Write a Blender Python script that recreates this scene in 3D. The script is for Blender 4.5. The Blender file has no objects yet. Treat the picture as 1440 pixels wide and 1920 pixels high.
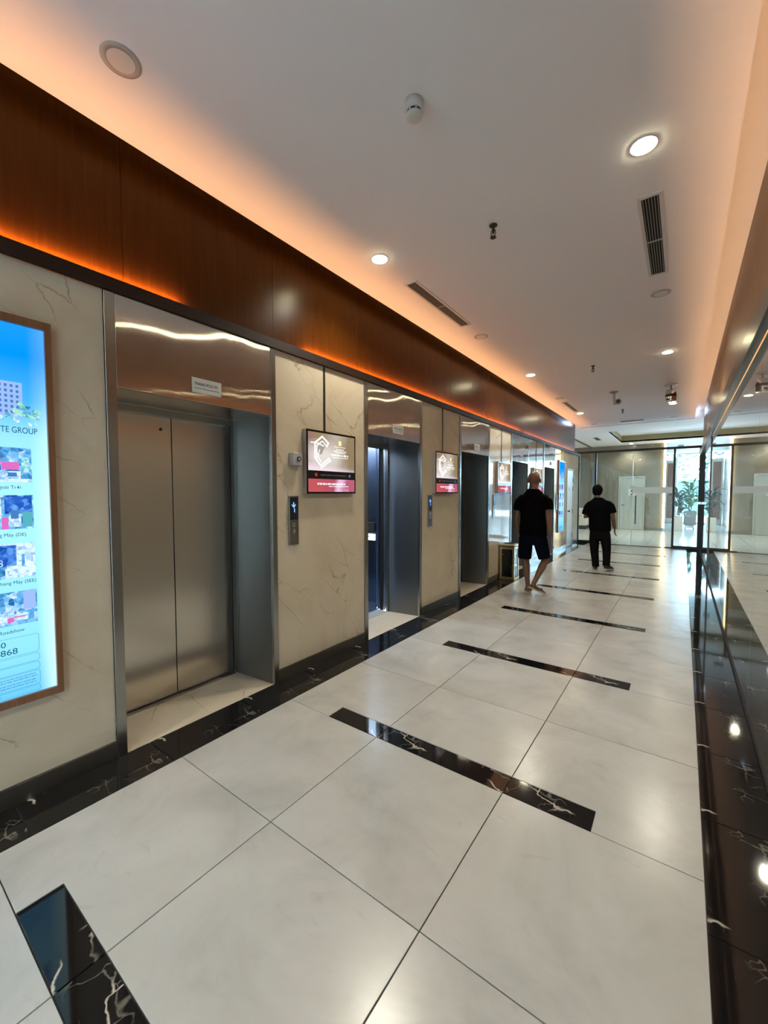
import bpy, bmesh, math, random
from math import sin, cos, pi, radians
from mathutils import Vector, Matrix

# ------------------------------------------------------------------ camera, world, light, exposure
S = bpy.context.scene
COL = S.collection
cam_d = bpy.data.cameras.new('camera'); cam = bpy.data.objects.new('camera', cam_d); COL.objects.link(cam)
YAW, PITCH, ROLL = radians(36.172), radians(-2.649), radians(-0.057)
fw = Vector((-sin(YAW)*cos(PITCH), cos(YAW)*cos(PITCH), sin(PITCH)))
rt = Vector((cos(YAW), sin(YAW), 0)); up = rt.cross(fw)
r2 = cos(ROLL)*rt + sin(ROLL)*up; u2 = -sin(ROLL)*rt + cos(ROLL)*up
cam.matrix_world = Matrix(((r2.x, u2.x, -fw.x, 0), (r2.y, u2.y, -fw.y, 0), (r2.z, u2.z, -fw.z, 1.5), (0, 0, 0, 1)))
cam_d.sensor_fit = 'VERTICAL'; cam_d.sensor_height = 36; cam_d.lens = 765.8/1920*36
cam_d.clip_start = 0.02; cam_d.clip_end = 300
S.camera = cam

W = bpy.data.worlds.new('overcast_sky'); S.world = W; W.use_nodes = True
wb = W.node_tree.nodes['Background']; wb.inputs[0].default_value = (0.48, 0.72, 1.0, 1); wb.inputs[1].default_value = 14.5

S.view_settings.view_transform = 'Standard'; S.view_settings.look = 'None'
S.view_settings.gamma = 1; S.view_settings.use_curve_mapping = False
S.view_settings.exposure = 1.6
cy = S.cycles
cy.use_denoising = True; cy.max_bounces = 8; cy.diffuse_bounces = 4; cy.glossy_bounces = 5
cy.transmission_bounces = 6; cy.transparent_max_bounces = 12; cy.sample_clamp_indirect = 6; cy.caustics_reflective = False
cy.caustics_refractive = False; cy.blur_glossy = 0.3

P_DOWN = 27.0      # watts of one ceiling downlight
P_LED_L = 0.52      # watts per metre of cove strip, left
P_LED_R = 0.95
P_LED_LOW = 5.5   # thin strip close to the wood
C_DOWN = (1.0, 0.95, 0.82)
C_LED = (1.0, 0.43, 0.15)
C_LED_R = (1.0, 0.54, 0.27)

def portal(name, loc, rot, sx, sy):
    l = bpy.data.lights.new(name, 'AREA'); l.shape = 'RECTANGLE'; l.size = sx; l.size_y = sy
    l.cycles.is_portal = True
    o = bpy.data.objects.new(name, l); COL.objects.link(o); o.location = loc; o.rotation_euler = rot
    return o
portal('daylight_portal_entrance', (3.2, 24.9, 1.7), (radians(-90), 0, 0), 7.6, 3.4)
portal('daylight_portal_added', (2.9, -4.05, 1.7), (radians(90), 0, radians(90)), 3.8, 3.4)  # portal for the added hall window behind the camera

# ------------------------------------------------------------------ helpers
rnd = random.Random(7)
XW, XD, XR, HC = -2.555, -2.97, 0.39, 3.45
Y0, Y1 = -6.0, 13.5

def wloc(o):
    v = Vector((0, 0, 0))
    while o is not None:
        v += o.location; o = o.parent
    return v
def obj(name, bm, mat=None, parent=None, smooth=False, origin=None):
    """link a bmesh (world coordinates) as one mesh object"""
    me = bpy.data.meshes.new(name)
    o = bpy.data.objects.new(name, me); COL.objects.link(o)
    base = Vector(origin) if origin else (wloc(parent) if parent else Vector((0, 0, 0)))
    if base.length: bmesh.ops.translate(bm, verts=bm.verts, vec=-base)
    bmesh.ops.recalc_face_normals(bm, faces=bm.faces)
    if mat and mat.name.split('.')[0] in ('brushed_steel', 'polished_steel', 'brushed_door_steel', 'cabin_steel', 'baseboard_metal'):
        uv = bm.loops.layers.uv.new('UVMap')
        for f in bm.faces:
            for lp in f.loops:
                q = lp.vert.co; lp[uv].uv = (q.x+q.y, q.z) if abs(f.normal.z) < 0.9 else (q.y, q.x)
    bm.to_mesh(me); bm.free()
    if parent: o.parent = parent; o.location = base - wloc(parent)
    else: o.location = base
    if mat: me.materials.append(mat)
    if smooth:
        for p in me.polygons: p.use_smooth = True
    return o
def copy_of(src, loc, parent=None, name=None):
    o = src.copy(); COL.objects.link(o); o.parent = parent
    o.location = Vector(loc) - (wloc(parent) if parent else Vector((0, 0, 0)))
    if name: o.name = name
    return o
def thing(name, label, cat, loc=(0, 0, 0), group=None):
    o = bpy.data.objects.new(name, None); COL.objects.link(o); o.location = loc
    o.empty_display_size = 0.1; o['label'] = label; o['category'] = cat
    if group: o['group'] = group
    return o
def tag(o, label, cat, group=None):
    o['label'] = label; o['category'] = cat
    if group: o['group'] = group
    return o
def struct(o, label=None):
    o['kind'] = 'structure'
    if label: o['label'] = label
    return o
def BM(): return bmesh.new()
def box(bm, x0, x1, y0, y1, z0, z1, bev=0):
    r = bmesh.ops.create_cube(bm, size=1)
    vs = r['verts']
    for v in vs:
        v.co = Vector((x0+(v.co.x+.5)*(x1-x0), y0+(v.co.y+.5)*(y1-y0), z0+(v.co.z+.5)*(z1-z0)))
    if bev:
        es = list({e for v in vs for e in v.link_edges})
        bmesh.ops.bevel(bm, geom=es, offset=bev, segments=1, affect='EDGES')
    return bm
def B(x0, x1, y0, y1, z0, z1, bev=0): return box(BM(), x0, x1, y0, y1, z0, z1, bev)
def prism(bm, pts, z0, z1, axis='z'):
    """polygon pts extruded along an axis; axis z: pts (x,y); axis x: pts (y,z); axis y: pts (x,z)"""
    def P(p, h):
        return {'z': (p[0], p[1], h), 'x': (h, p[0], p[1]), 'y': (p[0], h, p[1])}[axis]
    a = [bm.verts.new(P(p, z0)) for p in pts]; b = [bm.verts.new(P(p, z1)) for p in pts]
    n = len(pts)
    bm.faces.new(a); bm.faces.new(b)
    for i in range(n): bm.faces.new((a[i], a[(i+1) % n], b[(i+1) % n], b[i]))
    return bm
def lathe(bm, prof, c, n=28, axis='z'):
    rings = []
    for r, h in prof:
        ring = []
        for i in range(n):
            t = 2*pi*i/n
            a, b = r*cos(t), r*sin(t)
            p = {'z': (a, b, h), 'x': (h, a, b), 'y': (a, h, b)}[axis]
            ring.append(bm.verts.new(Vector(p)+Vector(c)))
        rings.append(ring)
    for k in range(len(rings)-1):
        for i in range(n):
            bm.faces.new((rings[k][i], rings[k][(i+1) % n], rings[k+1][(i+1) % n], rings[k+1][i]))
    if prof[0][0] > 1e-6: bm.faces.new(rings[0])
    if prof[-1][0] > 1e-6: bm.faces.new(rings[-1])
    return bm
def ringmesh(bm, r0, r1, z0, z1, c, n=32):
    """flat annulus with thickness"""
    for prof in ([(r0, z0), (r1, z0), (r1, z1), (r0, z1), (r0, z0)],):
        rings = [[bm.verts.new((c[0]+r*cos(2*pi*i/n), c[1]+r*sin(2*pi*i/n), c[2]+z)) for i in range(n)] for r, z in prof[:-1]]
        m = len(rings)
        for k in range(m):
            for i in range(n):
                bm.faces.new((rings[k][i], rings[k][(i+1) % n], rings[(k+1) % m][(i+1) % n], rings[(k+1) % m][i]))
    return bm
def loft(bm, rings, n=14, cap=True):
    """rings: (centre, rx, ry[, axis_dir[, side]])"""
    rr = []
    for k, q in enumerate(rings):
        c = Vector(q[0]); a, b = q[1], q[2]
        if len(q) > 3 and q[3] is not None: d = Vector(q[3])
        else:
            p0 = Vector(rings[max(k-1, 0)][0]); p1 = Vector(rings[min(k+1, len(rings)-1)][0]); d = p1-p0
        d.normalize()
        s = Vector(q[4]) if len(q) > 4 else Vector((1, 0, 0))
        s = s-d*s.dot(d)
        if s.length < 1e-3: s = Vector((0, 1, 0))-d*d.y
        s.normalize(); t = d.cross(s)
        rr.append([bm.verts.new(c+a*cos(2*pi*i/n)*s+b*sin(2*pi*i/n)*t) for i in range(n)])
    for k in range(len(rr)-1):
        for i in range(n): bm.faces.new((rr[k][i], rr[k][(i+1) % n], rr[k+1][(i+1) % n], rr[k+1][i]))
    if cap: bm.faces.new(rr[0]); bm.faces.new(rr[-1])
    return bm
def ball(bm, c, rx, ry, rz, seg=16, rot=None):
    r = bmesh.ops.create_uvsphere(bm, u_segments=seg, v_segments=seg//2+2, radius=1)
    M = Matrix.Translation(c) @ (rot.to_4x4() if rot else Matrix.Identity(4)) @ Matrix.Diagonal((rx, ry, rz, 1))
    bmesh.ops.transform(bm, verts=r['verts'], matrix=M)
    return bm
def tube(bm, pts, r, n=8): return loft(bm, [(p, r, r) for p in pts], n)
def remesh(o, voxel, smooth=5):
    m = o.modifiers.new('r', 'REMESH'); m.mode = 'VOXEL'; m.voxel_size = voxel; m.use_smooth_shade = True
    s = o.modifiers.new('s', 'SMOOTH'); s.factor = 0.5; s.iterations = smooth
    dg = bpy.context.evaluated_depsgraph_get()
    me = bpy.data.meshes.new_from_object(o.evaluated_get(dg))
    mats = list(o.data.materials); o.modifiers.clear(); old = o.data; o.data = me; me.materials.clear()
    for k in mats: me.materials.append(k)
    for p in me.polygons: p.use_smooth = True; p.material_index = 0
    bpy.data.meshes.remove(old)

# ------------------------------------------------------------------ materials
class G:
    def __init__(s, name):
        s.m = bpy.data.materials.new(name); s.m.use_nodes = True; s.nt = s.m.node_tree
        s.nt.nodes.clear(); s.out = s.n('ShaderNodeOutputMaterial')
    def n(s, t, **kw):
        x = s.nt.nodes.new(t)
        for k, v in kw.items():
            if k in ('inp',):
                for kk, vv in v.items():
                    if hasattr(vv, 'is_output') or isinstance(vv, bpy.types.NodeSocket): s.nt.links.new(vv, x.inputs[kk])
                    else: x.inputs[kk].default_value = vv
            else: setattr(x, k, v)
        return x
    def l(s, a, b): s.nt.links.new(a, b)
    def math(s, op, a, b=0.0, clamp=False):
        x = s.n('ShaderNodeMath', operation=op, use_clamp=clamp)
        for i, v in enumerate((a, b)):
            if isinstance(v, bpy.types.NodeSocket): s.l(v, x.inputs[i])
            else: x.inputs[i].default_value = v
        return x.outputs[0]
    def mix(s, f, a, b):
        x = s.n('ShaderNodeMix', data_type='RGBA')
        for i, v in ((0, f), (6, a), (7, b)):
            if isinstance(v, bpy.types.NodeSocket): s.l(v, x.inputs[i])
            else: x.inputs[i].default_value = (v if i == 0 else (*v, 1) if len(v) == 3 else v)
        return x.outputs[2]
    def ramp(s, f, stops):
        x = s.n('ShaderNodeValToRGB'); s.l(f, x.inputs[0]); e = x.color_ramp.elements
        while len(e) < len(stops): e.new(0.5)
        for k, (p, c) in enumerate(stops): e[k].position = p; e[k].color = (*c, 1)
        return x.outputs[0]
    def coords(s, kind='Object', scale=(1, 1, 1), rand=0.0, rot=(0, 0, 0), vt='POINT'):
        c = s.n('ShaderNodeTexCoord').outputs[kind]
        mp = s.n('ShaderNodeMapping', vector_type=vt); s.l(c, mp.inputs[0]); mp.inputs['Scale'].default_value = scale; mp.inputs['Rotation'].default_value = rot
        if rand:
            oi = s.n('ShaderNodeObjectInfo'); cb = s.n('ShaderNodeCombineXYZ')
            a = s.math('MULTIPLY', oi.outputs['Random'], rand); s.l(a, cb.inputs[0]); s.l(a, cb.inputs[1]); s.l(a, cb.inputs[2])
            s.l(cb.outputs[0], mp.inputs['Location'])
        return mp.outputs[0]
    def noise(s, v, scale, detail=3, rough=0.5, dist=0.0):
        x = s.n('ShaderNodeTexNoise'); s.l(v, x.inputs['Vector']); x.inputs['Scale'].default_value = scale
        x.inputs['Detail'].default_value = detail; x.inputs['Roughness'].default_value = rough; x.inputs['Distortion'].default_value = dist
        return x
    def pbr(s, color, rough=0.5, metal=0.0, bump=None, bstr=0.1, bdist=0.01, **kw):
        p = s.n('ShaderNodeBsdfPrincipled')
        for k, v in (('Base Color', color), ('Roughness', rough), ('Metallic', metal)):
            if isinstance(v, bpy.types.NodeSocket): s.l(v, p.inputs[k])
            else: p.inputs[k].default_value = ((*v, 1) if isinstance(v, tuple) and len(v) == 3 else v)
        for k, v in kw.items(): p.inputs[k.replace('_', ' ')].default_value = v
        if bump is not None:
            b = s.n('ShaderNodeBump'); b.inputs['Strength'].default_value = bstr; b.inputs['Distance'].default_value = bdist
            s.l(bump, b.inputs['Height']); s.l(b.outputs[0], p.inputs['Normal'])
        s.l(p.outputs[0], s.out.inputs[0]); return s.m
    def emit(s, color, strength):
        e = s.n('ShaderNodeEmission')
        if isinstance(color, bpy.types.NodeSocket): s.l(color, e.inputs[0])
        else: e.inputs[0].default_value = (*color, 1)
        e.inputs[1].default_value = strength; s.l(e.outputs[0], s.out.inputs[0]); return s.m
def plain(name, c, rough=0.5, metal=0.0, var=0.06, scale=12, **kw):
    g = G(name); v = g.coords(); nz = g.noise(v, scale)
    f = g.math('MULTIPLY', g.math('SUBTRACT', nz.outputs[0], 0.5), var*4)
    col = g.mix(g.math('ADD', f, 0.5, True), tuple(x*(1-var) for x in c), tuple(min(1, x*(1+var)) for x in c))
    return g.pbr(col, rough, metal, **kw)
def glow(name, c, strength): return G(name).emit(c, strength)
def sep(g, v):
    x = g.n('ShaderNodeSeparateXYZ'); g.l(v, x.inputs[0]); return x.outputs

def m_tile():
    g = G('porcelain_tile'); v = g.coords(rand=60)
    a = g.noise(v, 2.2, 6, 0.6, 0.6).outputs[0]; b = g.noise(v, 14, 4, 0.6).outputs[0]
    c = g.ramp(a, [(0.3, (0.41, 0.41, 0.39)), (0.5, (0.50, 0.50, 0.48)), (0.72, (0.56, 0.565, 0.55))])
    d = g.noise(g.coords(scale=(1, 2.4, 1), rand=40, rot=(0, 0, 0.6)), 5, 7, 0.7, 1.5).outputs[0]
    st = g.ramp(d, [(0.60, (0, 0, 0)), (0.74, (1, 1, 1))])
    c = g.mix(g.math('MULTIPLY', st, 0.45), c, (0.37, 0.36, 0.33))
    ro = g.math('ADD', g.math('MULTIPLY', b, 0.06), 0.21)
    return g.pbr(c, ro, 0, Specular_IOR_Level=0.62)
def m_black_marble():
    g = G('black_veined_marble'); v = g.coords(rand=0)
    w = g.noise(v, 3.5, 3, 0.5).outputs['Color']
    vm = g.n('ShaderNodeVectorMath', operation='MULTIPLY_ADD'); g.l(w, vm.inputs[0]); vm.inputs[1].default_value = (0.35, 0.35, 0.35); g.l(v, vm.inputs[2])
    w2 = g.noise(vm.outputs[0], 16, 2, 0.5).outputs['Color']
    vm2 = g.n('ShaderNodeVectorMath', operation='MULTIPLY_ADD'); g.l(w2, vm2.inputs[0]); vm2.inputs[1].default_value = (0.05, 0.05, 0.05); g.l(vm.outputs[0], vm2.inputs[2])
    vo = g.n('ShaderNodeTexVoronoi', feature='DISTANCE_TO_EDGE'); g.l(vm2.outputs[0], vo.inputs['Vector']); vo.inputs['Scale'].default_value = 2.3
    thin = g.ramp(vo.outputs[0], [(0.0, (1, 1, 1)), (0.006, (0.7, 0.7, 0.7)), (0.013, (0, 0, 0))])
    mask = g.ramp(g.noise(v, 4.2, 2).outputs[0], [(0.49, (0, 0, 0)), (0.58, (1, 1, 1))])
    f = g.math('MULTIPLY', thin, mask)
    vo2 = g.n('ShaderNodeTexVoronoi', feature='DISTANCE_TO_EDGE'); g.l(vm2.outputs[0], vo2.inputs['Vector']); vo2.inputs['Scale'].default_value = 6.5
    thin2 = g.ramp(vo2.outputs[0], [(0.0, (0.30, 0.30, 0.30)), (0.022, (0, 0, 0))])
    f2 = g.math('MULTIPLY', thin2, g.ramp(g.noise(v, 2.7, 2).outputs[0], [(0.50, (0, 0, 0)), (0.6, (1, 1, 1))]))
    c = g.mix(g.math('MAXIMUM', f, f2), (0.008, 0.008, 0.009), (0.62, 0.57, 0.48))
    return g.pbr(c, 0.05, 0, Specular_IOR_Level=0.36)
def m_beige(name='beige_marble', base=((0.50, 0.41, 0.29), (0.58, 0.49, 0.36), (0.64, 0.55, 0.42)), rough=0.07, vein=(0.28, 0.20, 0.13)):
    g = G(name); v = g.coords(rand=37)
    a = g.noise(v, 1.6, 7, 0.62, 0.8).outputs[0]
    c = g.ramp(a, [(0.28, base[0]), (0.5, base[1]), (0.75, base[2])])
    w = g.noise(v, 5, 4, 0.6).outputs['Color']
    vr = g.coords(scale=(1, 2.2, 0.55), rand=37, rot=(-0.75, 0, 0), vt='TEXTURE')
    vm = g.n('ShaderNodeVectorMath', operation='MULTIPLY_ADD'); g.l(w, vm.inputs[0]); vm.inputs[1].default_value = (0.12, 0.12, 0.12); g.l(vr, vm.inputs[2])
    vo = g.n('ShaderNodeTexVoronoi', feature='DISTANCE_TO_EDGE'); g.l(vm.outputs[0], vo.inputs['Vector']); vo.inputs['Scale'].default_value = 2.6
    thin = g.ramp(vo.outputs[0], [(0.0, (0.85, 0.85, 0.85)), (0.006, (0.4, 0.4, 0.4)), (0.016, (0, 0, 0))])
    mask = g.ramp(g.noise(v, 2.4, 3).outputs[0], [(0.50, (0, 0, 0)), (0.62, (1, 1, 1))])
    f = g.math('MULTIPLY', thin, mask)
    c = g.mix(f, c, vein)
    sp = g.ramp(g.noise(v, 26, 3, 0.6).outputs[0], [(0.62, (0, 0, 0)), (0.8, (1, 1, 1))])
    c = g.mix(g.math('MULTIPLY', sp, 0.18), c, vein)
    return g.pbr(c, rough, 0, Specular_IOR_Level=0.6)
def m_wood(name, c0, c1, c2, rough=0.3, scale=(6, 6, 0.35), coat=0.35, spec=0.5):
    g = G(name); v = g.coords(scale=scale, rand=9)
    a = g.noise(v, 7, 8, 0.65, 0.5).outputs[0]; b = g.noise(v, 40, 4, 0.7).outputs[0]
    c = g.ramp(a, [(0.3, c0), (0.52, c1), (0.72, c2)])
    c = g.mix(g.math('MULTIPLY', g.math('SUBTRACT', b, 0.45, True), 0.9), c, c0)
    return g.pbr(c, rough, 0, Coat_Weight=coat, Coat_Roughness=0.22, Specular_IOR_Level=spec)
def m_steel(name, c=(0.52, 0.50, 0.47), rough=0.2, aniso=0.5, wav=0.0, rot=0.0):
    g = G(name)
    a = g.noise(g.coords(scale=(1, 90, 1)), 5, 3).outputs[0]
    ro = g.math('ADD', g.math('MULTIPLY', g.math('SUBTRACT', a, 0.5), 0.03), rough)
    kw = dict(Anisotropic=aniso, Anisotropic_Rotation=rot)
    if wav:
        wv = g.noise(g.coords(), 2.6, 1, 0.3).outputs[0]
        m = g.pbr(c, ro, 1.0, bump=wv, bstr=wav, bdist=0.06, **kw)
    else: m = g.pbr(c, ro, 1.0, **kw)
    if aniso:
        t = g.n('ShaderNodeTangent', direction_type='UV_MAP'); p = [n for n in g.nt.nodes if n.type == 'BSDF_PRINCIPLED'][0]
        g.l(t.outputs[0], p.inputs['Tangent'])
    return m
def m_clear(name, tint=(0.93, 0.97, 0.95), refl=1.0):
    g = G(name)
    t = g.n('ShaderNodeBsdfTransparent'); t.inputs[0].default_value = (*tint, 1)
    gl = g.n('ShaderNodeBsdfGlossy'); gl.inputs['Roughness'].default_value = 0.01; gl.inputs[0].default_value = (0.95, 0.97, 0.96, 1)
    fr = g.n('ShaderNodeFresnel'); fr.inputs[0].default_value = 1.5
    mx = g.n('ShaderNodeMixShader'); g.l(g.math('MULTIPLY', fr.outputs[0], refl, True), mx.inputs[0])
    g.l(t.outputs[0], mx.inputs[1]); g.l(gl.outputs[0], mx.inputs[2]); g.l(mx.outputs[0], g.out.inputs[0])
    return g.m

TILE = m_tile(); BLACK = m_black_marble(); BEIGE = m_beige()
SILL = m_beige('threshold_stone', ((0.60, 0.52, 0.39), (0.70, 0.61, 0.47), (0.75, 0.66, 0.52)), 0.25)
LOBBYM = m_beige('lobby_marble', ((0.19, 0.175, 0.13), (0.23, 0.21, 0.16), (0.26, 0.24, 0.19)), 0.25)
WOOD = m_wood('stained_wood', (0.050, 0.0142, 0.0012), (0.062, 0.0182, 0.0016), (0.080, 0.024, 0.0022), 0.27, coat=0.0, spec=0.12)
WOODR = m_wood('stained_wood_pale', (0.13, 0.060, 0.028), (0.17, 0.085, 0.042), (0.21, 0.11, 0.06), 0.36, coat=0.0, spec=0.3)
LIPM = plain('dark_trim', (0.020, 0.008, 0.004), 0.55, Specular_IOR_Level=0.25)
FRAMEW = m_wood('poster_frame_wood', (0.14, 0.055, 0.02), (0.20, 0.085, 0.035), (0.25, 0.11, 0.05), 0.4)
STEEL = m_steel('brushed_steel', (0.36, 0.35, 0.325), 0.26, 0.6)
def m_hairline(name, c, k=0.55, wav=0.05):
    """polished sheet with fine vertical hairlines: reflections smear sideways, stay crisp up and down"""
    g = G(name); geo = g.n('ShaderNodeNewGeometry'); v = g.coords()
    wn = g.n('ShaderNodeTexWhiteNoise', noise_dimensions='3D')
    sc = g.n('ShaderNodeVectorMath', operation='SCALE'); g.l(v, sc.inputs[0]); sc.inputs['Scale'].default_value = 9173.0; g.l(sc.outputs[0], wn.inputs['Vector'])
    cs = g.n('ShaderNodeSeparateColor'); g.l(wn.outputs['Color'], cs.inputs[0])
    r = g.math('SUBTRACT', g.math('ADD', cs.outputs[0], cs.outputs[1]), 1.0)
    w = g.math('SUBTRACT', g.noise(g.coords(scale=(1, 1.3, 0.8)), 2.4, 1, 0.4).outputs[0], 0.5)
    cb = g.n('ShaderNodeCombineXYZ'); g.l(g.math('MULTIPLY', r, k), cb.inputs[1]); g.l(g.math('MULTIPLY', w, wav), cb.inputs[2])
    ad = g.n('ShaderNodeVectorMath', operation='ADD'); g.l(geo.outputs['Normal'], ad.inputs[0]); g.l(cb.outputs[0], ad.inputs[1])
    nm = g.n('ShaderNodeVectorMath', operation='NORMALIZE'); g.l(ad.outputs[0], nm.inputs[0])
    m = g.pbr(c, 0.05, 1.0)
    p = [n for n in g.nt.nodes if n.type == 'BSDF_PRINCIPLED'][0]; g.l(nm.outputs[0], p.inputs['Normal'])
    return m
STEELP = m_hairline('polished_steel', (0.62, 0.59, 0.545))
STEELR = m_steel('shaded_reveal_steel', (0.20, 0.195, 0.185), 0.36, 0.0)  # darker copy of the casing steel, dark recess reflections put into its colour
STEELD = m_steel('brushed_door_steel', (0.70, 0.65, 0.57), 0.26, 0.6)
STEELB = m_steel('cabin_steel', (0.42, 0.47, 0.55), 0.22, 0.5)
BASEM = m_steel('baseboard_metal', (0.30, 0.285, 0.26), 0.35, 0.2)
CHROME = plain('chrome', (0.75, 0.75, 0.75), 0.06, 1.0, var=0.01)
WHITE = plain('ceiling_paint', (0.83, 0.85, 0.89), 0.75, var=0.01, scale=4)  # slight blue of cool daylight put into the white paint colour
WHITE2 = plain('lobby_ceiling_paint', (0.86, 0.87, 0.85), 0.7, var=0.01, scale=4)
WHITEP = plain('white_plastic', (0.62, 0.62, 0.60), 0.45, var=0.02)
RINGP = plain('grey_ring', (0.44, 0.42, 0.41), 0.5, var=0.02)
GREYP = plain('grey_plastic', (0.36, 0.35, 0.33), 0.5, var=0.03)
DARK = plain('black_paint', (0.012, 0.012, 0.013), 0.35)
VOID = plain('dark_void', (0.006, 0.006, 0.006), 0.9)
GROUT = plain('grout', (0.05, 0.05, 0.047), 0.9)
GLASSR = G('dark_backed_glass').pbr((0.30, 0.27, 0.23), 0.012, 0, Coat_Weight=1.0, Coat_Roughness=0.012, Coat_IOR=1.6, IOR=1.6)
RAILM = plain('rail_metal', (0.030, 0.026, 0.023), 0.3, 0.3)
CLEAR = m_clear('partition_glass'); CLEARW = m_clear('entrance_glass', (0.97, 0.99, 0.98), 0.8)
LENS = glow('lamp_lens', (1.0, 0.90, 0.55), 45)
LENSL = glow('lobby_lamp_lens', (1.0, 0.97, 0.88), 14)
LEDM = glow('led_strip_orange', C_LED, 6)
LEDW = glow('led_bar_warm', (1.0, 0.70, 0.32), 5)
BRONZE = plain('dark_bronze', (0.05, 0.042, 0.030), 0.45, 0.6)

# ------------------------------------------------------------------ the setting
# floor: white tiles in three columns, dark inlay bars, black marble margins
XT = [-2.265, -1.482, -0.690, 0.109]; PY = 0.8015; YB = 1.146
floor = obj('floor', B(-2.9, 0.6, Y0, 13.62, -0.08, -0.006), GROUT); struct(floor, 'corridor floor of large pale tiles with black marble margins')
J = 0.0022
protos = {}
def tile(key, pts, mat, cx, cyy, name):
    """a slab of outline pts (local) placed at cx, cyy; alike slabs share one mesh"""
    k = (key,)
    if k in protos:
        copy_of(protos[k], (cx, cyy, 0), floor, name)
    else:
        bm = BM(); prism(bm, [(x+cx, y+cyy) for x, y in pts], -0.02, 0.0)
        te = [e for e in bm.edges if all(abs(v.co.z) < 1e-6 for v in e.verts)]
        bmesh.ops.bevel(bm, geom=te, offset=0.0012, segments=1, affect='EDGES')
        protos[k] = obj(name, bm, mat, floor, origin=(cx, cyy, 0))
NB = 0.141
kmin, kmax = -9, 15
for k in range(kmin, kmax):
    ya, yb = YB+PY*k, YB+PY*(k+1)
    bar = (k % 2 == 1)
    for c in range(3):
        w = XT[c+1]-XT[c]; cx = (XT[c]+XT[c+1])/2; yc = ya
        x0, x1 = -w/2+J, w/2-J
        if not bar:
            tile('full%d' % c, [(x0, J), (x1, J), (x1, PY-J), (x0, PY-J)], TILE, cx, yc, 'tile')
        elif c == 1:
            tile('mid', [(x0, NB+J), (x1, NB+J), (x1, PY-J), (x0, PY-J)], TILE, cx, yc, 'tile')
            tile('barm', [(x0, J), (x1, J), (x1, NB-J), (x0, NB-J)], BLACK, cx, yc, 'inlay_bar')
        elif c == 0:
            xm = -1.885-cx
            tile('lefL', [(x0, J), (xm-J, J), (xm-J, NB+J), (x1, NB+J), (x1, PY-J), (x0, PY-J)], TILE, cx, yc, 'tile')
            tile('barl', [(xm+J, J), (x1, J), (x1, NB-J), (xm+J, NB-J)], BLACK, cx, yc, 'inlay_bar')
        else:
            xm = -0.292-cx
            tile('rigL', [(x1, J), (x1, PY-J), (x0, PY-J), (x0, NB+J), (xm+J, NB+J), (xm+J, J)], TILE, cx, yc, 'tile')
            tile('barr', [(x0, J), (xm-J, J), (xm-J, NB-J), (x0, NB-J)], BLACK, cx, yc, 'inlay_bar')
ye = YB+PY*kmax
for c in range(3):
    w = XT[c+1]-XT[c]; cx = (XT[c]+XT[c+1])/2
    tile('end%d' % c, [(-w/2+J, J), (w/2-J, J), (w/2-J, 13.40-ye), (-w/2+J, 13.40-ye)], TILE, cx, ye, 'tile')
LS = 0.62
for i in range(int((13.4-Y0)/LS)):
    y = Y0+0.28+i*LS
    tile('ml', [(-0.1455, J), (0.1455-J/2, J), (0.1455-J/2, LS-J), (-0.1455, LS-J)], BLACK, (XW+XT[0])/2-0.0, y, 'margin_slab')
    tile('mr', [(-0.139, J), (0.139, J), (0.139, LS-J), (-0.139, LS-J)], BLACK, (XT[3]+0.387)/2, y, 'margin_slab')
# dark threshold inlay under the partition
obj('threshold_inlay', B(-2.5, 0.38, 13.40+J, 13.60, -0.02, 0.0), BLACK, floor)

# elevator positions (start, end of the steel casing along the wall)
EL = [(0.924, 2.072), (3.160, 4.258), (5.290, 6.388), (7.420, 8.462), (9.570, 10.572)]
# left wall
bm = BM()
edges = [Y0]+[v for e in EL for v in e]+[Y1]
for i in range(0, len(edges), 2): box(bm, -3.05, XW-0.022, edges[i], edges[i+1], 0, 2.48)
box(bm, -3.05, -2.705, Y0, Y1, 2.48, 3.75)
for s, e in EL: box(bm, -3.05, XW-0.03, s, e, 2.13, 2.48)
wall_l = struct(obj('wall_left', bm, VOID), 'left wall of beige marble panels between the elevators')
def panel(y0, y1, z0=0.10, z1=2.60):
    obj('marble_panel', B(XW-0.02, XW, y0+0.0015, y1-0.0015, z0, z1, 0.001), BEIGE, wall_l)
for a, b in ((Y0, -4.4), (-4.4, -2.9), (-2.9, -1.4), (-1.4, -0.15), (-0.15, 0.924)): panel(a, b)
for i in range(4): panel(EL[i][1], EL[i+1][0])
panel(10.572, 11.93); panel(11.93, 12.70, 2.17); panel(12.70, 13.44)
bl = struct(obj('baseboard_left', B(XW-0.021, XW+0.004, Y0, EL[0][0], 0, 0.098, 0.001), BASEM), 'dark metal baseboard strip')
segs = [(EL[i][1], EL[i+1][0]) for i in range(4)]+[(EL[4][1], 11.93), (12.70, 13.44)]
for a, b in segs: obj('baseboard_piece', B(XW-0.021, XW+0.004, a, b, 0, 0.098, 0.001), BASEM, bl)
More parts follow.
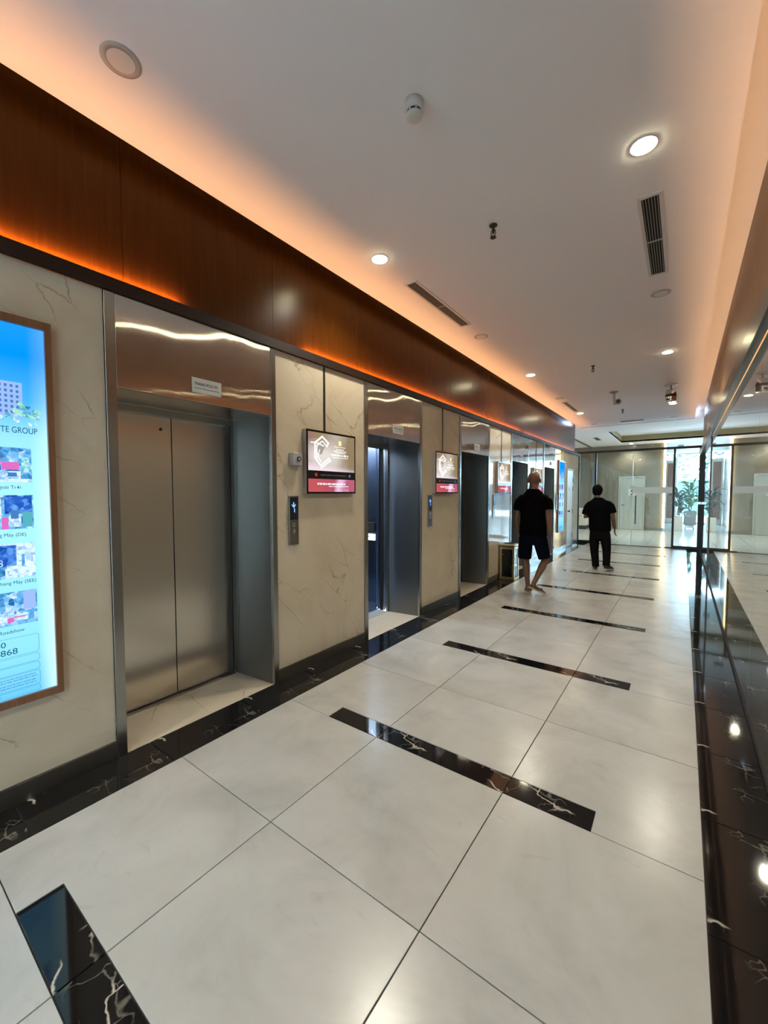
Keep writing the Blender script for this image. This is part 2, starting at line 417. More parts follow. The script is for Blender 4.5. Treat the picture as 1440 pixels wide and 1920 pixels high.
# wood frieze with a lit trough below and a recessed cove above
fr = struct(obj('wall_frieze_left', B(-2.71, -2.70, Y0, Y1-0.06, 2.48, 3.65), VOID), 'reddish stained wood frieze above the elevators')
ys = [Y0, -4.4, -3.3, -2.2, -1.1, 0.0, 1.08, 2.165, 3.21, 4.12, 5.26, 6.34, 7.42, 8.5, 9.58, 10.66, 11.74, 12.82, Y1-0.05]
for a, b in zip(ys[:-1], ys[1:]): obj('wood_panel', B(-2.70, -2.68, a+0.001, b-0.001, 2.488, 3.65, 0.0008), WOOD, fr)
lip = struct(obj('trim_1', B(-2.552, -2.53, Y0, Y1-0.05, 2.600, 2.672, 0.002), LIPM), 'dark trim lip hiding the light strip under the wood frieze')
obj('strip_shelf', B(-2.68, -2.635, Y0, Y1-0.05, 2.694, 2.700), LIPM, lip)
obj('trough_floor', B(-2.70, -2.577, Y0, Y1-0.05, 2.480, 2.488), WHITEP, lip)
# ceiling with raised coves along both sides
bm = BM()
box(bm, -2.548, 0.2016, Y0, Y1, HC, HC+0.05)
box(bm, -2.75, 0.45, Y0, Y1, 3.65, 3.72)
box(bm, -2.75, -2.50, Y1-0.04, Y1, HC, 3.66); box(bm, 0.19, 0.45, Y1-0.04, Y1, HC, 3.66)
ceil = struct(obj('ceiling', bm, WHITE), 'flat white corridor ceiling with glowing coves along both sides')
struct(obj('trim_3', B(-2.548, 0.2016, Y1-0.012, Y1+0.012, HC-0.006, HC+0.02), GREYP), 'thin joint line across the ceiling end')
# right wall: dark backed glass under a black rail and a wood frieze
wall_r = struct(obj('wall_right', B(0.402, 0.52, -2.1, Y1+0.05, 0, 3.72), VOID), 'right wall of dark mirror-like glass panels')
gy = [-2.1, 1.2, 3.6, 6.0, 9.30, 11.4, Y1-0.06]
for a, b in zip(gy[:-1], gy[1:]): obj('glass_panel', B(XR, XR+0.012, a+0.002, b-0.002, 0.012, 2.64), GLASSR, wall_r)
obj('glass_stile', B(XR-0.012, XR+0.002, 9.28, 9.32, 0.03, 2.5), plain('brown_metal', (0.16, 0.12, 0.10), 0.35, 0.6), wall_r)
wr = [-2.1, -0.6, 1.8, 4.2, 6.6, 9.0, 11.4, Y1-0.05]
for a, b in zip(wr[:-1], wr[1:]): obj('wood_panel', B(0.386, 0.402, a+0.001, b-0.001, 2.60, 3.65), WOODR, wall_r)
tr2 = struct(obj('trim_2', B(0.335, 0.350, -2.1, Y1-0.02, 2.48, 2.632, 0.002), RAILM), 'black metal rail along the top of the right glass wall')
obj('rail_floor', B(0.350, 0.386, -2.1, Y1-0.02, 2.48, 2.50), RAILM, tr2)
struct(obj('baseboard_right', B(0.380, 0.395, -1.4, Y1-0.05, 0, 0.018, 0.002), plain('black_gasket', (0.008, 0.008, 0.009), 0.8)), 'low black base rail under the right glass wall')
# lobby beyond the partition and the closing walls around it
def m_lobby_floor():
    g = G('lobby_floor_tile'); v = g.coords()
    br = g.n('ShaderNodeTexBrick', offset=0.0); g.l(v, br.inputs['Vector']); br.inputs['Scale'].default_value = 1.0
    br.inputs['Color1'].default_value = (0.56, 0.57, 0.55, 1); br.inputs['Color2'].default_value = (0.60, 0.61, 0.59, 1); br.inputs['Mortar'].default_value = (0.30, 0.30, 0.29, 1)
    br.inputs['Mortar Size'].default_value = 0.004; br.inputs['Brick Width'].default_value = 0.8; br.inputs['Row Height'].default_value = 0.8
    return g.pbr(br.outputs[0], 0.18, 0, Specular_IOR_Level=0.62)
struct(obj('floor_lobby', B(-7, 7.5, 13.60, 25.2, -0.08, 0.0), m_lobby_floor()), 'pale tiled lobby floor behind the glass partition')
bm = BM()
TX0, TX1, TY0, TY1 = -1.98, 2.6, 14.9, 18.36
box(bm, -7, 7.5, Y1, TY0, HC, HC+0.06); box(bm, -7, 7.5, TY1, 25.2, HC, HC+0.06)
box(bm, -7, TX0, TY0, TY1, HC, HC+0.06); box(bm, TX1, 7.5, TY0, TY1, HC, HC+0.06)
cl = struct(obj('ceiling_lobby', bm, WHITE2), 'white lobby ceiling with a raised rectangular tray')
obj('tray_top', B(TX0-0.1, TX1+0.1, TY0-0.1, TY1+0.1, 3.70, 3.74), WHITE2, cl)
GOLDP = plain('ochre_face', (0.36, 0.29, 0.15), 0.5)  # one ochre colour for every tray side
for a in ((TX0-0.02, TX1+0.02, TY1, TY1+0.02), (TX0-0.02, TX1+0.02, TY0-0.02, TY0), (TX0-0.02, TX0, TY0, TY1), (TX1, TX1+0.02, TY0, TY1)):
    obj('tray_side', B(*a, HC+0.005, 3.70), GOLDP, cl)
obj('ceiling_trim', B(-3.26, -3.18, 13.55, 19.38, HC-0.02, HC), plain('olive_trim', (0.16, 0.15, 0.12), 0.5), cl)
wf = struct(obj('wall_lobby_back', B(-7, -0.75, 19.43, 19.6, 0, 3.6), VOID), 'marble clad back wall of the lobby')
lx = [-7, -5.6, -4.3, -3.2, -2.155]
for a, b in zip(lx[:-1], lx[1:]): obj('marble_panel', B(a+0.002, b-0.002, 19.41, 19.43, 0.0, 3.5), LOBBYM, wf)
obj('marble_panel', B(-2.155, -1.235, 19.41, 19.43, 2.17, 3.5), LOBBYM, wf); obj('marble_panel', B(-1.233, -0.62, 19.41, 19.43, 0, 3.5), LOBBYM, wf)
struct(obj('baseboard_lobby', B(-7, -2.17, 19.39, 19.42, 0, 0.1), BASEM), 'dark baseboard along the lobby back wall')
struct(obj('baseboard_lobby_right', B(-1.22, -0.62, 19.39, 19.42, 0, 0.1), BASEM), 'dark baseboard beside the glowing corner bar')
obj('return_panel', B(-0.75, -0.73, 19.43, 25.0, 0, 3.6), LOBBYM, wf)
LW = plain('lobby_wall_paint', (0.62, 0.62, 0.58), 0.6)
struct(obj('wall_lobby_left', B(-7.1, -7, 13.4, 19.5, 0, 3.7), LW)); struct(obj('wall_lobby_right', B(7.5, 7.6, 13.4, 25.2, 0, 3.7), LW))
struct(obj('wall_lobby_front', B(0.52, 7.5, 13.45, 13.58, 0, 3.7), LW)); struct(obj('wall_lobby_front_left', B(-7, -2.72, 13.45, 13.58, 0, 3.7), LW))
# behind the camera: unseen end wall and glazed hall, added to bring cool daylight in
struct(obj('wall_rear', B(-2.9, 3.1, Y0-0.12, Y0, 0, 3.75), LW)); struct(obj('wall_added_hall', B(0.52, 3.1, -2.1, -1.98, 0, 3.75), LW))
struct(obj('ceiling_added_hall', B(0.2016, 3.1, Y0, -2.1, HC, HC+0.06), WHITE2)); struct(obj('floor_added_hall', B(0.6, 3.1, Y0, -1.98, -0.08, 0.0), m_lobby_floor()))
sg_ = struct(obj('window_added', B(2.96, 3.04, Y0, -2.1, 0.0, 0.06), GREYP), 'unseen glazing added behind the camera to let daylight in')
for y in (Y0+0.03, -4.7, -3.4, -2.13): obj('mullion', B(2.96, 3.04, y-0.03, y+0.03, 0.06, HC), GREYP, sg_)
for y in (Y0, -4.7, -3.4): obj('pane', B(2.99, 3.01, y+0.03, y+1.27, 0.06, HC), CLEARW, sg_)

# ------------------------------------------------------------------ elevators
def glyphs(bm, x, y0, y1, z0, z1, words, seed, th=0.0004):
    """a line of small unreadable print: short strokes grouped in words, on a face that looks along +x"""
    r = random.Random(seed); y = y0; h = z1-z0; cwid = h*0.62
    while y < y1-cwid:
        for _ in range(r.randint(2, 5)):
            if y > y1-cwid: break
            box(bm, x, x+th, y, y+cwid*0.22, z0, z1)
            k = r.random()
            if k < .6: box(bm, x, x+th, y, y+cwid*0.75, z0+h*(0.4 if k < .3 else 0.8), z0+h*(0.6 if k < .3 else 1))
            if k > .35: box(bm, x, x+th, y+cwid*0.55, y+cwid*0.78, z0, z0+h*(0.6 if k < .7 else 1))
            y += cwid
        y += cwid*0.7
    return bm
INK = plain('black_ink', (0.02, 0.02, 0.018), 0.6); PLATE = plain('grey_white_plate', (0.52, 0.51, 0.46), 0.5, var=0.03)
def text(name, s, size, loc, mat, parent, align='LEFT', wide=1.0, rot=(radians(90), 0, radians(90)), bold=0.0, ext=0.0002):
    c = bpy.data.curves.new(name, 'FONT'); c.body = s; c.size = size; c.align_x = align; c.extrude = ext; c.offset = bold
    tmp = bpy.data.objects.new('tmp_text', c); COL.objects.link(tmp)
    me = bpy.data.meshes.new_from_object(tmp.evaluated_get(bpy.context.evaluated_depsgraph_get()))
    bpy.data.objects.remove(tmp); bpy.data.curves.remove(c)
    o = bpy.data.objects.new(name, me); COL.objects.link(o); me.materials.clear(); me.materials.append(mat)
    o.parent = parent; o.location = Vector(loc)-wloc(parent); o.rotation_euler = rot; o.scale = (wide, 1, 1)
    return o
def elevator(i, s, e, label, opened=False, sign='marks'):
    t = thing('elevator', label, 'elevator', (XW, (s+e)/2, 0), 'elevators along the marble wall')
    a, b = s+0.051, e-0.045
    o = obj('casing_strip', B(XW-0.02, XW+0.012, s, a, 0, 2.60, 0.0015), STEEL, t)
    o = obj('casing_strip', B(XW-0.02, XW+0.012, b, e, 0, 2.60, 0.0015), STEEL, t)
    obj('header_panel', B(XW-0.02, XW+0.010, a+0.0015, b-0.0015, 2.090, 2.60, 0.0012), STEELP, t)
    ai, bi = s+0.100, e-0.088
    obj('reveal', prism(BM(), [(XW-0.02, a-0.03), (XW-0.02, a), (XD, ai), (XD, ai-0.03)], 0, 2.09), STEELR, t)
    obj('reveal', prism(BM(), [(XW-0.02, b), (XW-0.02, b+0.03), (XD, bi+0.03), (XD, bi)], 0, 2.09), STEELR, t)
    obj('soffit', B(XD-0.02, XW-0.001, a-0.02, b+0.02, 2.091, 2.11), STEELD, t)
    obj('threshold', prism(BM(), [(XW, a), (XW, b), (XD, bi), (XD, ai)], -0.02, 0.002), SILL, t)
    fl, fr_ = ai+0.028, bi-0.028
    df = obj('door_frame', B(XD-0.03, XD, ai-0.03, fl, 0, 2.09), STEEL, t)
    obj('door_frame', B(XD-0.03, XD, fr_, bi+0.03, 0, 2.09), STEEL, t)
    obj('lintel', B(XD-0.03, XD, fl, fr_, 2.045, 2.09), STEEL, t)
    obj('door_sill', B(XD-0.16, XD+0.0, fl-0.02, fr_+0.02, -0.02, 0.004), GREYP if opened else BASEM, t)
    mid = (fl+fr_)/2
    if not opened:
        obj('door', B(XD-0.075, XD-0.045, fl-0.04, mid-0.003, 0.012, 2.06, 0.001), STEELD, t)
        obj('door', B(XD-0.075, XD-0.045, mid+0.003, fr_+0.04, 0.012, 2.06, 0.001), STEELD, t)
        obj('shaft_backing', B(XD-0.10, XD-0.085, fl-0.08, fr_+0.08, 0, 2.12), VOID, t)
        obj('slot_shade', B(XD-0.044, XD-0.002, fr_-0.012, fr_+0.001, 0.0, 2.045), INK, t); obj('slot_shade', B(XD-0.044, XD-0.002, fl-0.001, fl+0.010, 0.0, 2.045), INK, t)  # dark strips laid in the door gaps, standing in for their shade
        if i == 0: obj('keyhole', lathe(BM(), [(0.011, 0), (0.011, 0.004), (0.0, 0.004)], (XD-0.045, mid-0.075, 1.955), 14, 'x'), INK, t)
    else:
        for k, (y0, y1) in enumerate(((fl-0.42, fl-0.012), (fr_+0.012, fr_+0.42))):
            obj('door', B(XD-0.075, XD-0.045, y0, y1, 0.012, 2.06), STEELD, t)
            obj('cabin_door', B(XD-0.175, XD-0.145, y0, y1, 0.012, 2.06), STEELB, t)
        obj('shaft_panel', B(XD-0.14, XD-0.09, fl-0.06, fl-0.02, 0, 2.12), VOID, t); obj('shaft_panel', B(XD-0.14, XD-0.09, fr_+0.02, fr_+0.06, 0, 2.12), VOID, t)
        obj('door_rail', B(XD-0.17, XD-0.03, fl-0.4, fr_+0.4, 2.062, 2.14), DARK, t)
        cx0, cx1, cy0, cy1 = -4.62, XD-0.19, s-0.12, e+0.16
        cb = obj('cabin', B(cx0, cx0+0.02, cy0, cy1, 0, 2.35), STEELB, t)
        obj('cabin_wall', B(cx0, cx1, cy0, cy0+0.02, 0, 2.35), STEELB, cb); obj('cabin_wall', B(cx0, cx1, cy1-0.02, cy1, 0, 2.35), STEELB, cb)
        obj('cabin_wall', B(cx1-0.02, cx1, cy0, fl-0.02, 0, 2.35), STEELB, cb); obj('cabin_wall', B(cx1-0.02, cx1, fr_+0.02, cy1, 0, 2.35), STEELB, cb)
        obj('cabin_wall', B(cx1-0.02, cx1+0.02, fl-0.02, fr_+0.02, 2.10, 2.35), STEELB, cb)
        obj('cabin_ceiling', B(cx0, cx1, cy0, cy1, 2.34, 2.36), WHITEP, cb)
        obj('cabin_light', B(cx0+0.3, cx1-0.25, cy0+0.3, cy1-0.3, 2.325, 2.338), glow('cabin_light_panel', (0.72, 0.86, 1.0), 2.5), cb)
        obj('cabin_floor', B(cx0, cx1+0.02, cy0, cy1, -0.02, 0.004), plain('cabin_floor_mat', (0.035, 0.05, 0.085), 0.35, var=0.5, scale=30), cb)
        obj('handrail', tube(BM(), [(cx0+0.25, cy1-0.07, 0.92), (cx1-0.25, cy1-0.07, 0.92)], 0.018), CHROME, cb)
        obj('button_plate', B(cx1-0.36, cx1-0.20, cy1-0.045, cy1-0.02, 0.98, 1.10), INK, cb)
        obj('notice', B(cx1-0.36, cx1-0.20, cy1-0.05, cy1-0.02, 0.86, 0.94), glow('lit_buttons', (0.85, 0.93, 1.0), 1.2), cb)
        p = bpy.data.lights.new('cabin_lamp', 'AREA'); p.size = 0.7; p.energy = 8; p.color = (0.75, 0.87, 1.0)
        po = bpy.data.objects.new('cabin_lamp', p); COL.objects.link(po); po.parent = cb; po.location = Vector(((cx0+cx1)/2, (cy0+cy1)/2, 2.31))-wloc(cb)
    # name plate on the header
    c = s+0.585
    sp = obj('sign_plate', B(XW+0.010, XW+0.014, c-0.102, c+0.102, 2.148, 2.242, 0.001), PLATE, t)
    if sign == 'marks':
        obj('print', glyphs(BM(), XW+0.0141, c-0.085, c+0.085, 2.192, 2.212, 3, 11+i), INK, sp)
    else:
        text('lettering', sign, 0.0245, (XW+0.0142, c-0.086, 2.197), INK, sp, bold=0.0006, wide=0.86)
    obj('small_print', glyphs(BM(), XW+0.0141, c-0.085, c+0.085, 2.174, 2.181, 5, 31+i), INK, sp)
    return t
elevator(0, *EL[0], 'nearest steel elevator with closed doors and a THANG PCCC P1 plate', sign='THANG PCCC P1')
elevator(1, *EL[1], 'elevator standing open, its bluish lit cabin showing', opened=True)
elevator(2, *EL[2], 'closed dark elevator just before the black and gold litter bin')
elevator(3, *EL[3], 'closed elevator partly hidden by the bald man')
elevator(4, *EL[4], 'farthest closed elevator, next to the small far blue light box')

# ------------------------------------------------------------------ cove light strips
def strip(name, label, x, z, y0, y1, watts, wid=0.09, col=C_LED, tilt=0):
    o = tag(obj(name, B(x-wid/2, x+wid/2, y0, y1, z-0.012, z-0.001), LEDM), label, 'light strip', 'orange cove light strips')
    l = bpy.data.lights.new('strip_light', 'AREA'); l.shape = 'RECTANGLE'; l.size = wid; l.size_y = y1-y0
    l.energy = watts*(y1-y0); l.color = col
    lo = bpy.data.objects.new('strip_light', l); COL.objects.link(lo); lo.parent = o
    lo.location = (x, (y0+y1)/2, z+0.002); lo.rotation_euler = (pi, radians(tilt), 0)
    return o
strip('led_strip', 'wide orange light strip at the bottom of the frieze trough', -2.628, 2.502, -5.5, 13.2, P_LED_L)
strip('led_strip', 'thin orange light strip close to the wood above the nearest blue light box', -2.645, 2.712, -5.5, 1.40, P_LED_LOW, 0.012, C_LED, -86)
strip('led_strip', 'thin orange light strip close to the wood above the open elevator', -2.645, 2.712, 2.50, 8.35, P_LED_LOW, 0.012, C_LED, -86)
strip('led_strip', 'thin orange light strip close to the wood at the far end', -2.645, 2.712, 8.55, 13.2, P_LED_LOW*0.8, 0.012, C_LED, -86)
strip('led_strip', 'orange light strip on the black rail of the right glass wall', 0.366, 2.588, -1.4, 13.2, P_LED_R, 0.022, C_LED_R)

# ------------------------------------------------------------------ ceiling fittings
def downlight(x, y, label, lit=True, z=HC, r=0.062, power=P_DOWN, lens=None):
    t = thing('downlight', label, 'ceiling light', (x, y, z), 'round ceiling downlights')
    obj('trim_ring', ringmesh(BM(), r, r*(1.12 if lit else 1.45), -0.004, 0.002, (x, y, z)), WHITEP if lit else RINGP, t, True)
    obj('lens', lathe(BM(), [(0, 0.002), (r, 0.002), (r, -0.006), (r*0.85, -0.009 if lit else -0.006), (0, -0.010 if lit else -0.006)], (x, y, z), 28), (lens or LENS) if lit else WHITEP, t)
    if lit and power:
        l = bpy.data.lights.new('downlight_lamp', 'SPOT'); l.energy = power; l.color = C_DOWN; l.spot_size = radians(140); l.spot_blend = 0.75; l.shadow_soft_size = 0.05
        lo = bpy.data.objects.new('downlight_lamp', l); COL.objects.link(lo); lo.parent = t; lo.location = (0, 0, -0.062)
    return t
downlight(-2.092, 2.805, 'lit downlight nearest the camera on the elevator side')
downlight(-2.086, 6.97, 'lit downlight on the elevator side, midway along the corridor')
downlight(-2.086, 11.01, 'lit downlight on the elevator side beside the far air grille')
downlight(-0.229, 2.79, 'large bright lit downlight on the glass wall side, nearest the camera')
downlight(-0.222, 6.97, 'lit downlight on the glass wall side, midway along the corridor')
downlight(-0.225, 11.0, 'lit downlight on the glass wall side behind the hanging chrome can')
downlight(-2.09, -1.36, 'unseen lit downlight added behind the camera on the elevator side'); downlight(-0.225, -1.36, 'unseen lit downlight added behind the camera on the glass side')  # two assumed lamps out of view, added to light the near end
downlight(-2.096, 0.862, 'unlit round ceiling fitting at the top left corner', False, r=0.056)
downlight(-2.084, 4.906, 'unlit downlight just past the left air grille', False, r=0.058)
downlight(-0.226, 4.902, 'unlit downlight just past the right air grille', False, r=0.058)
downlight(-2.101, 9.035, 'unlit downlight before the far left air grille', False, r=0.058)
downlight(-0.226, 13.05, 'unlit downlight at the end of the corridor ceiling, glass side', False, r=0.058)
downlight(-2.09, 13.0, 'unlit downlight at the end of the corridor ceiling, elevator side', False, r=0.05)
def grille(x0, x1, y0, y1, label, n=6, along='y', z=HC):
    t = thing('air_grille', label, 'air vent', ((x0+x1)/2, (y0+y1)/2, z), 'ceiling air grilles')
    m = 0.022
    bm = BM()
    box(bm, x0-m, x0, y0-m, y1+m, z-0.008, z+0.002); box(bm, x1, x1+m, y0-m, y1+m, z-0.008, z+0.002)
    box(bm, x0, x1, y0-m, y0, z-0.008, z+0.002); box(bm, x0, x1, y1, y1+m, z-0.008, z+0.002)
    obj('frame', bm, WHITEP, t); obj('duct_shade', B(x0, x1, y0, y1, z-0.0022, z-0.001), VOID, t)  # flush black sheet stands in for the shaded depth above the slats
    first = None
    for k in range(n):
        u = (k+0.5)/n
        if along == 'y': xx = x0+(x1-x0)*u; c = (xx, (y0+y1)/2, z); bb = (xx-0.0018, xx+0.0018, y0, y1)
        else: yy = y0+(y1-y0)*u; c = ((x0+x1)/2, yy, z); bb = (x0, x1, yy-0.0018, yy+0.0018)
        if first is None: first = obj('slat', B(*bb, z-0.006, z-0.003), GREYP, t, origin=c)
        else: copy_of(first, c, t, 'slat')
    if along == 'y': obj('divider', B(x0, x1, (y0+y1)/2-0.006, (y0+y1)/2+0.006, z-0.009, z-0.002), GREYP, t)
    return t
grille(-0.278, -0.178, 3.28, 4.44, 'linear air grille on the glass wall side of the ceiling')
grille(-2.138, -2.045, 3.29, 4.46, 'linear air grille beside the wood frieze, nearest the camera')
grille(-2.145, -2.065, 9.48, 10.66, 'linear air grille beside the frieze at the far end')
grille(-1.42, -0.90, 12.90, 13.03, 'linear air grille running across the corridor end', along='x', n=4)
grille(-2.62, -2.48, 16.1, 17.0, 'small air grille in the lobby ceiling left of the tray', n=4)
grille(-0.22, -0.02, 20.6, 21.2, 'square air grille in the far lobby ceiling', n=4)
grille(-0.34, -0.12, 15.0+0.5, 16.0, 'dark square grille inside the lobby ceiling tray', n=4, z=3.70)
def sprinkler(x, y, label):
    t = thing('sprinkler', label, 'sprinkler', (x, y, HC), 'ceiling sprinkler heads')
    obj('rosette', lathe(BM(), [(0.028, 0.001), (0.030, -0.006), (0.016, -0.012), (0.0, -0.012)], (x, y, HC), 20), BRONZE, t, True)
    obj('stem', lathe(BM(), [(0.010, -0.010), (0.010, -0.040), (0.007, -0.060), (0, -0.060)], (x, y, HC), 12), BRONZE, t)
    bm = BM()
    for s in (-1, 1): tube(bm, [(x+s*0.012, y, HC-0.035), (x+s*0.018, y, HC-0.060), (x+s*0.004, y, HC-0.085)], 0.0035, 6)
    obj('yoke', bm, BRONZE, t)
    obj('deflector', lathe(BM(), [(0.022, -0.085), (0.022, -0.089), (0, -0.089)], (x, y, HC), 16), BRONZE, t)
sprinkler(-1.167, 2.95, 'dark sprinkler head nearest the camera'); sprinkler(-1.166, 7.04, 'dark sprinkler head midway along the ceiling'); sprinkler(-1.187, 11.1, 'dark sprinkler head near the far cross grille')
t = thing('smoke_detector', 'white cylindrical smoke detector in the middle of the near ceiling', 'smoke detector', (-1.137, 1.815, HC))
c = (-1.137, 1.815, HC)
obj('base', lathe(BM(), [(0.050, 0.001), (0.050, -0.040), (0.046, -0.046), (0, -0.046)], c, 28), WHITEP, t, True)
obj('sensor_gap', lathe(BM(), [(0.038, -0.044), (0.038, -0.062), (0, -0.062)], c, 24), INK, t)
for k in range(8):
    a = 2*pi*k/8
    obj('rib', B(c[0]+0.040*cos(a)-0.003, c[0]+0.040*cos(a)+0.003, c[1]+0.040*sin(a)-0.003, c[1]+0.040*sin(a)+0.003, HC-0.062, HC-0.044), WHITEP, t)
obj('cap', lathe(BM(), [(0.043, -0.060), (0.042, -0.068), (0.034, -0.074), (0, -0.074)], c, 28), WHITEP, t, True)
t = thing('hanging_can', 'chrome can hanging from a ceiling ring on the glass wall side', 'ceiling fitting', (-0.222, 9.12, HC))
c = (-0.222, 9.12, HC)
obj('ceiling_ring', ringmesh(BM(), 0.055, 0.10, -0.012, 0.001, c), WHITEP, t, True)
obj('rod', tube(BM(), [(c[0], c[1], HC+0.0), (c[0], c[1], HC-0.10)], 0.012), GREYP, t)
obj('can', lathe(BM(), [(0.0, -0.09), (0.075, -0.09), (0.082, -0.11), (0.082, -0.27), (0.076, -0.30), (0.0, -0.30)], c, 32), CHROME, t, True)
obj('band', ringmesh(BM(), 0.083, 0.086, -0.21, -0.17, c), INK, t)
t = thing('security_camera', 'small white security camera on a drop bracket in the mid ceiling', 'camera', (-1.13, 9.09, HC))
c = (-1.13, 9.09, HC)
obj('mount_plate', lathe(BM(), [(0.075, 0.001), (0.075, -0.012), (0.03, -0.02), (0, -0.02)], c, 24), GREYP, t, True)
obj('bracket', tube(BM(), [(c[0], c[1], HC-0.01), (c[0]+0.005, c[1], HC-0.12), (c[0]+0.02, c[1]-0.01, HC-0.25)], 0.026), WHITEP, t, True)
obj('camera_head', lathe(BM(), [(0.0, -0.06), (0.045, -0.06), (0.05, 0.02), (0.03, 0.05), (0, 0.05)], (c[0]+0.085, c[1]-0.02, HC-0.20), 20, 'y'), GREYP, t, True)
obj('lens', lathe(BM(), [(0.03, -0.066), (0.03, -0.06), (0, -0.06)], (c[0]+0.085, c[1]-0.02, HC-0.20), 16, 'y'), INK, t)
for k, (x, y, z) in enumerate(((-1.42, 16.07, 3.70), (-0.22, 16.6, 3.70), (1.2, 16.5, 3.70))):
    downlight(x, y, ['lit lamp in the lobby tray, left', 'lit lamp in the lobby tray beside the dark square grille', 'lit lamp in the lobby tray, right end'][k], z=z, power=40, lens=LENSL)
downlight(-4.6, 16.5, 'lit lamp in the lobby ceiling at the far left', power=50, lens=LENSL); downlight(-1.7, 18.95, 'lit lamp in the lobby ceiling before the restroom door', power=25, lens=LENSL)

# ------------------------------------------------------------------ light boxes
def m_poster():
    g = G('light_box_print'); s = sep(g, g.coords())
    z = g.math('DIVIDE', g.math('SUBTRACT', s[2], 0.529), 1.76)
    c = g.ramp(z, [(0.0, (0.14, 0.55, 1.0)), (0.12, (0.26, 0.72, 1.0)), (0.5, (0.38, 0.84, 1.0)), (0.70, (0.30, 0.74, 1.0)), (0.80, (0.06, 0.42, 1.0)), (0.92, (0.0, 0.28, 1.0)), (1.0, (0.01, 0.30, 0.98))])
    y = g.math('ABSOLUTE', s[1])
    e = g.ramp(y, [(0.24, (0, 0, 0)), (0.315, (1, 1, 1))])
    low = g.ramp(z, [(0.05, (0.9, 0.9, 0.9)), (0.55, (0.75, 0.75, 0.75)), (0.9, (0.12, 0.12, 0.12))])
    c = g.mix(g.math('MULTIPLY', e, low), c, (0.72, 1.0, 0.98))
    return g.emit(c, 0.40)
POSTER = m_poster()
def em(name, c, k=1.0): return glow(name, c, k*0.35)
def m_photo(name, stops, scale, dist=1.0, k=0.36):
    g = G(name); v = g.coords(rand=3)
    a = g.noise(v, scale, 5, 0.65, dist).outputs[0]
    vo = g.n('ShaderNodeTexVoronoi', feature='F1'); g.l(v, vo.inputs['Vector']); vo.inputs['Scale'].default_value = scale*1.6
    cs = g.n('ShaderNodeSeparateColor'); g.l(vo.outputs['Color'], cs.inputs[0])
    f = g.math('ADD', g.math('MULTIPLY', a, 0.62), g.math('MULTIPLY', cs.outputs[0], 0.38))
    return g.emit(g.ramp(f, stops), k)
PI1 = em('print_lavender', (0.35, 0.52, 0.95)); PI2 = em('print_window', (0.06, 0.22, 0.55)); PI3 = m_photo('print_leaf', [(0.3, (0.05, 0.36, 0.50)), (0.5, (0.25, 0.66, 0.78)), (0.7, (0.65, 0.95, 0.95))], 60)
PI4 = m_photo('print_photo_blue', [(0.30, (0.02, 0.14, 0.40)), (0.45, (0.10, 0.40, 0.80)), (0.58, (0.22, 0.55, 0.90)), (0.72, (0.70, 0.90, 1.0))], 26); PI5 = m_photo('print_photo_deep', [(0.30, (0.01, 0.06, 0.36)), (0.5, (0.03, 0.16, 0.66)), (0.72, (0.16, 0.40, 0.90))], 30); PI6 = em('print_magenta', (0.75, 0.16, 0.55)); PI7 = m_photo('print_pale', [(0.3, (0.25, 0.50, 0.85)), (0.46, (0.58, 0.80, 1.0)), (0.7, (0.80, 0.95, 1.0))], 34, k=0.37)
PI8 = em('print_ink', (0.02, 0.12, 0.22), 0.8); PI9 = em('print_line', (0.08, 0.36, 0.48), 0.9); PI10 = em('print_mint', (0.35, 0.85, 0.55)); PI11 = em('print_teal', (0.10, 0.45, 0.55))
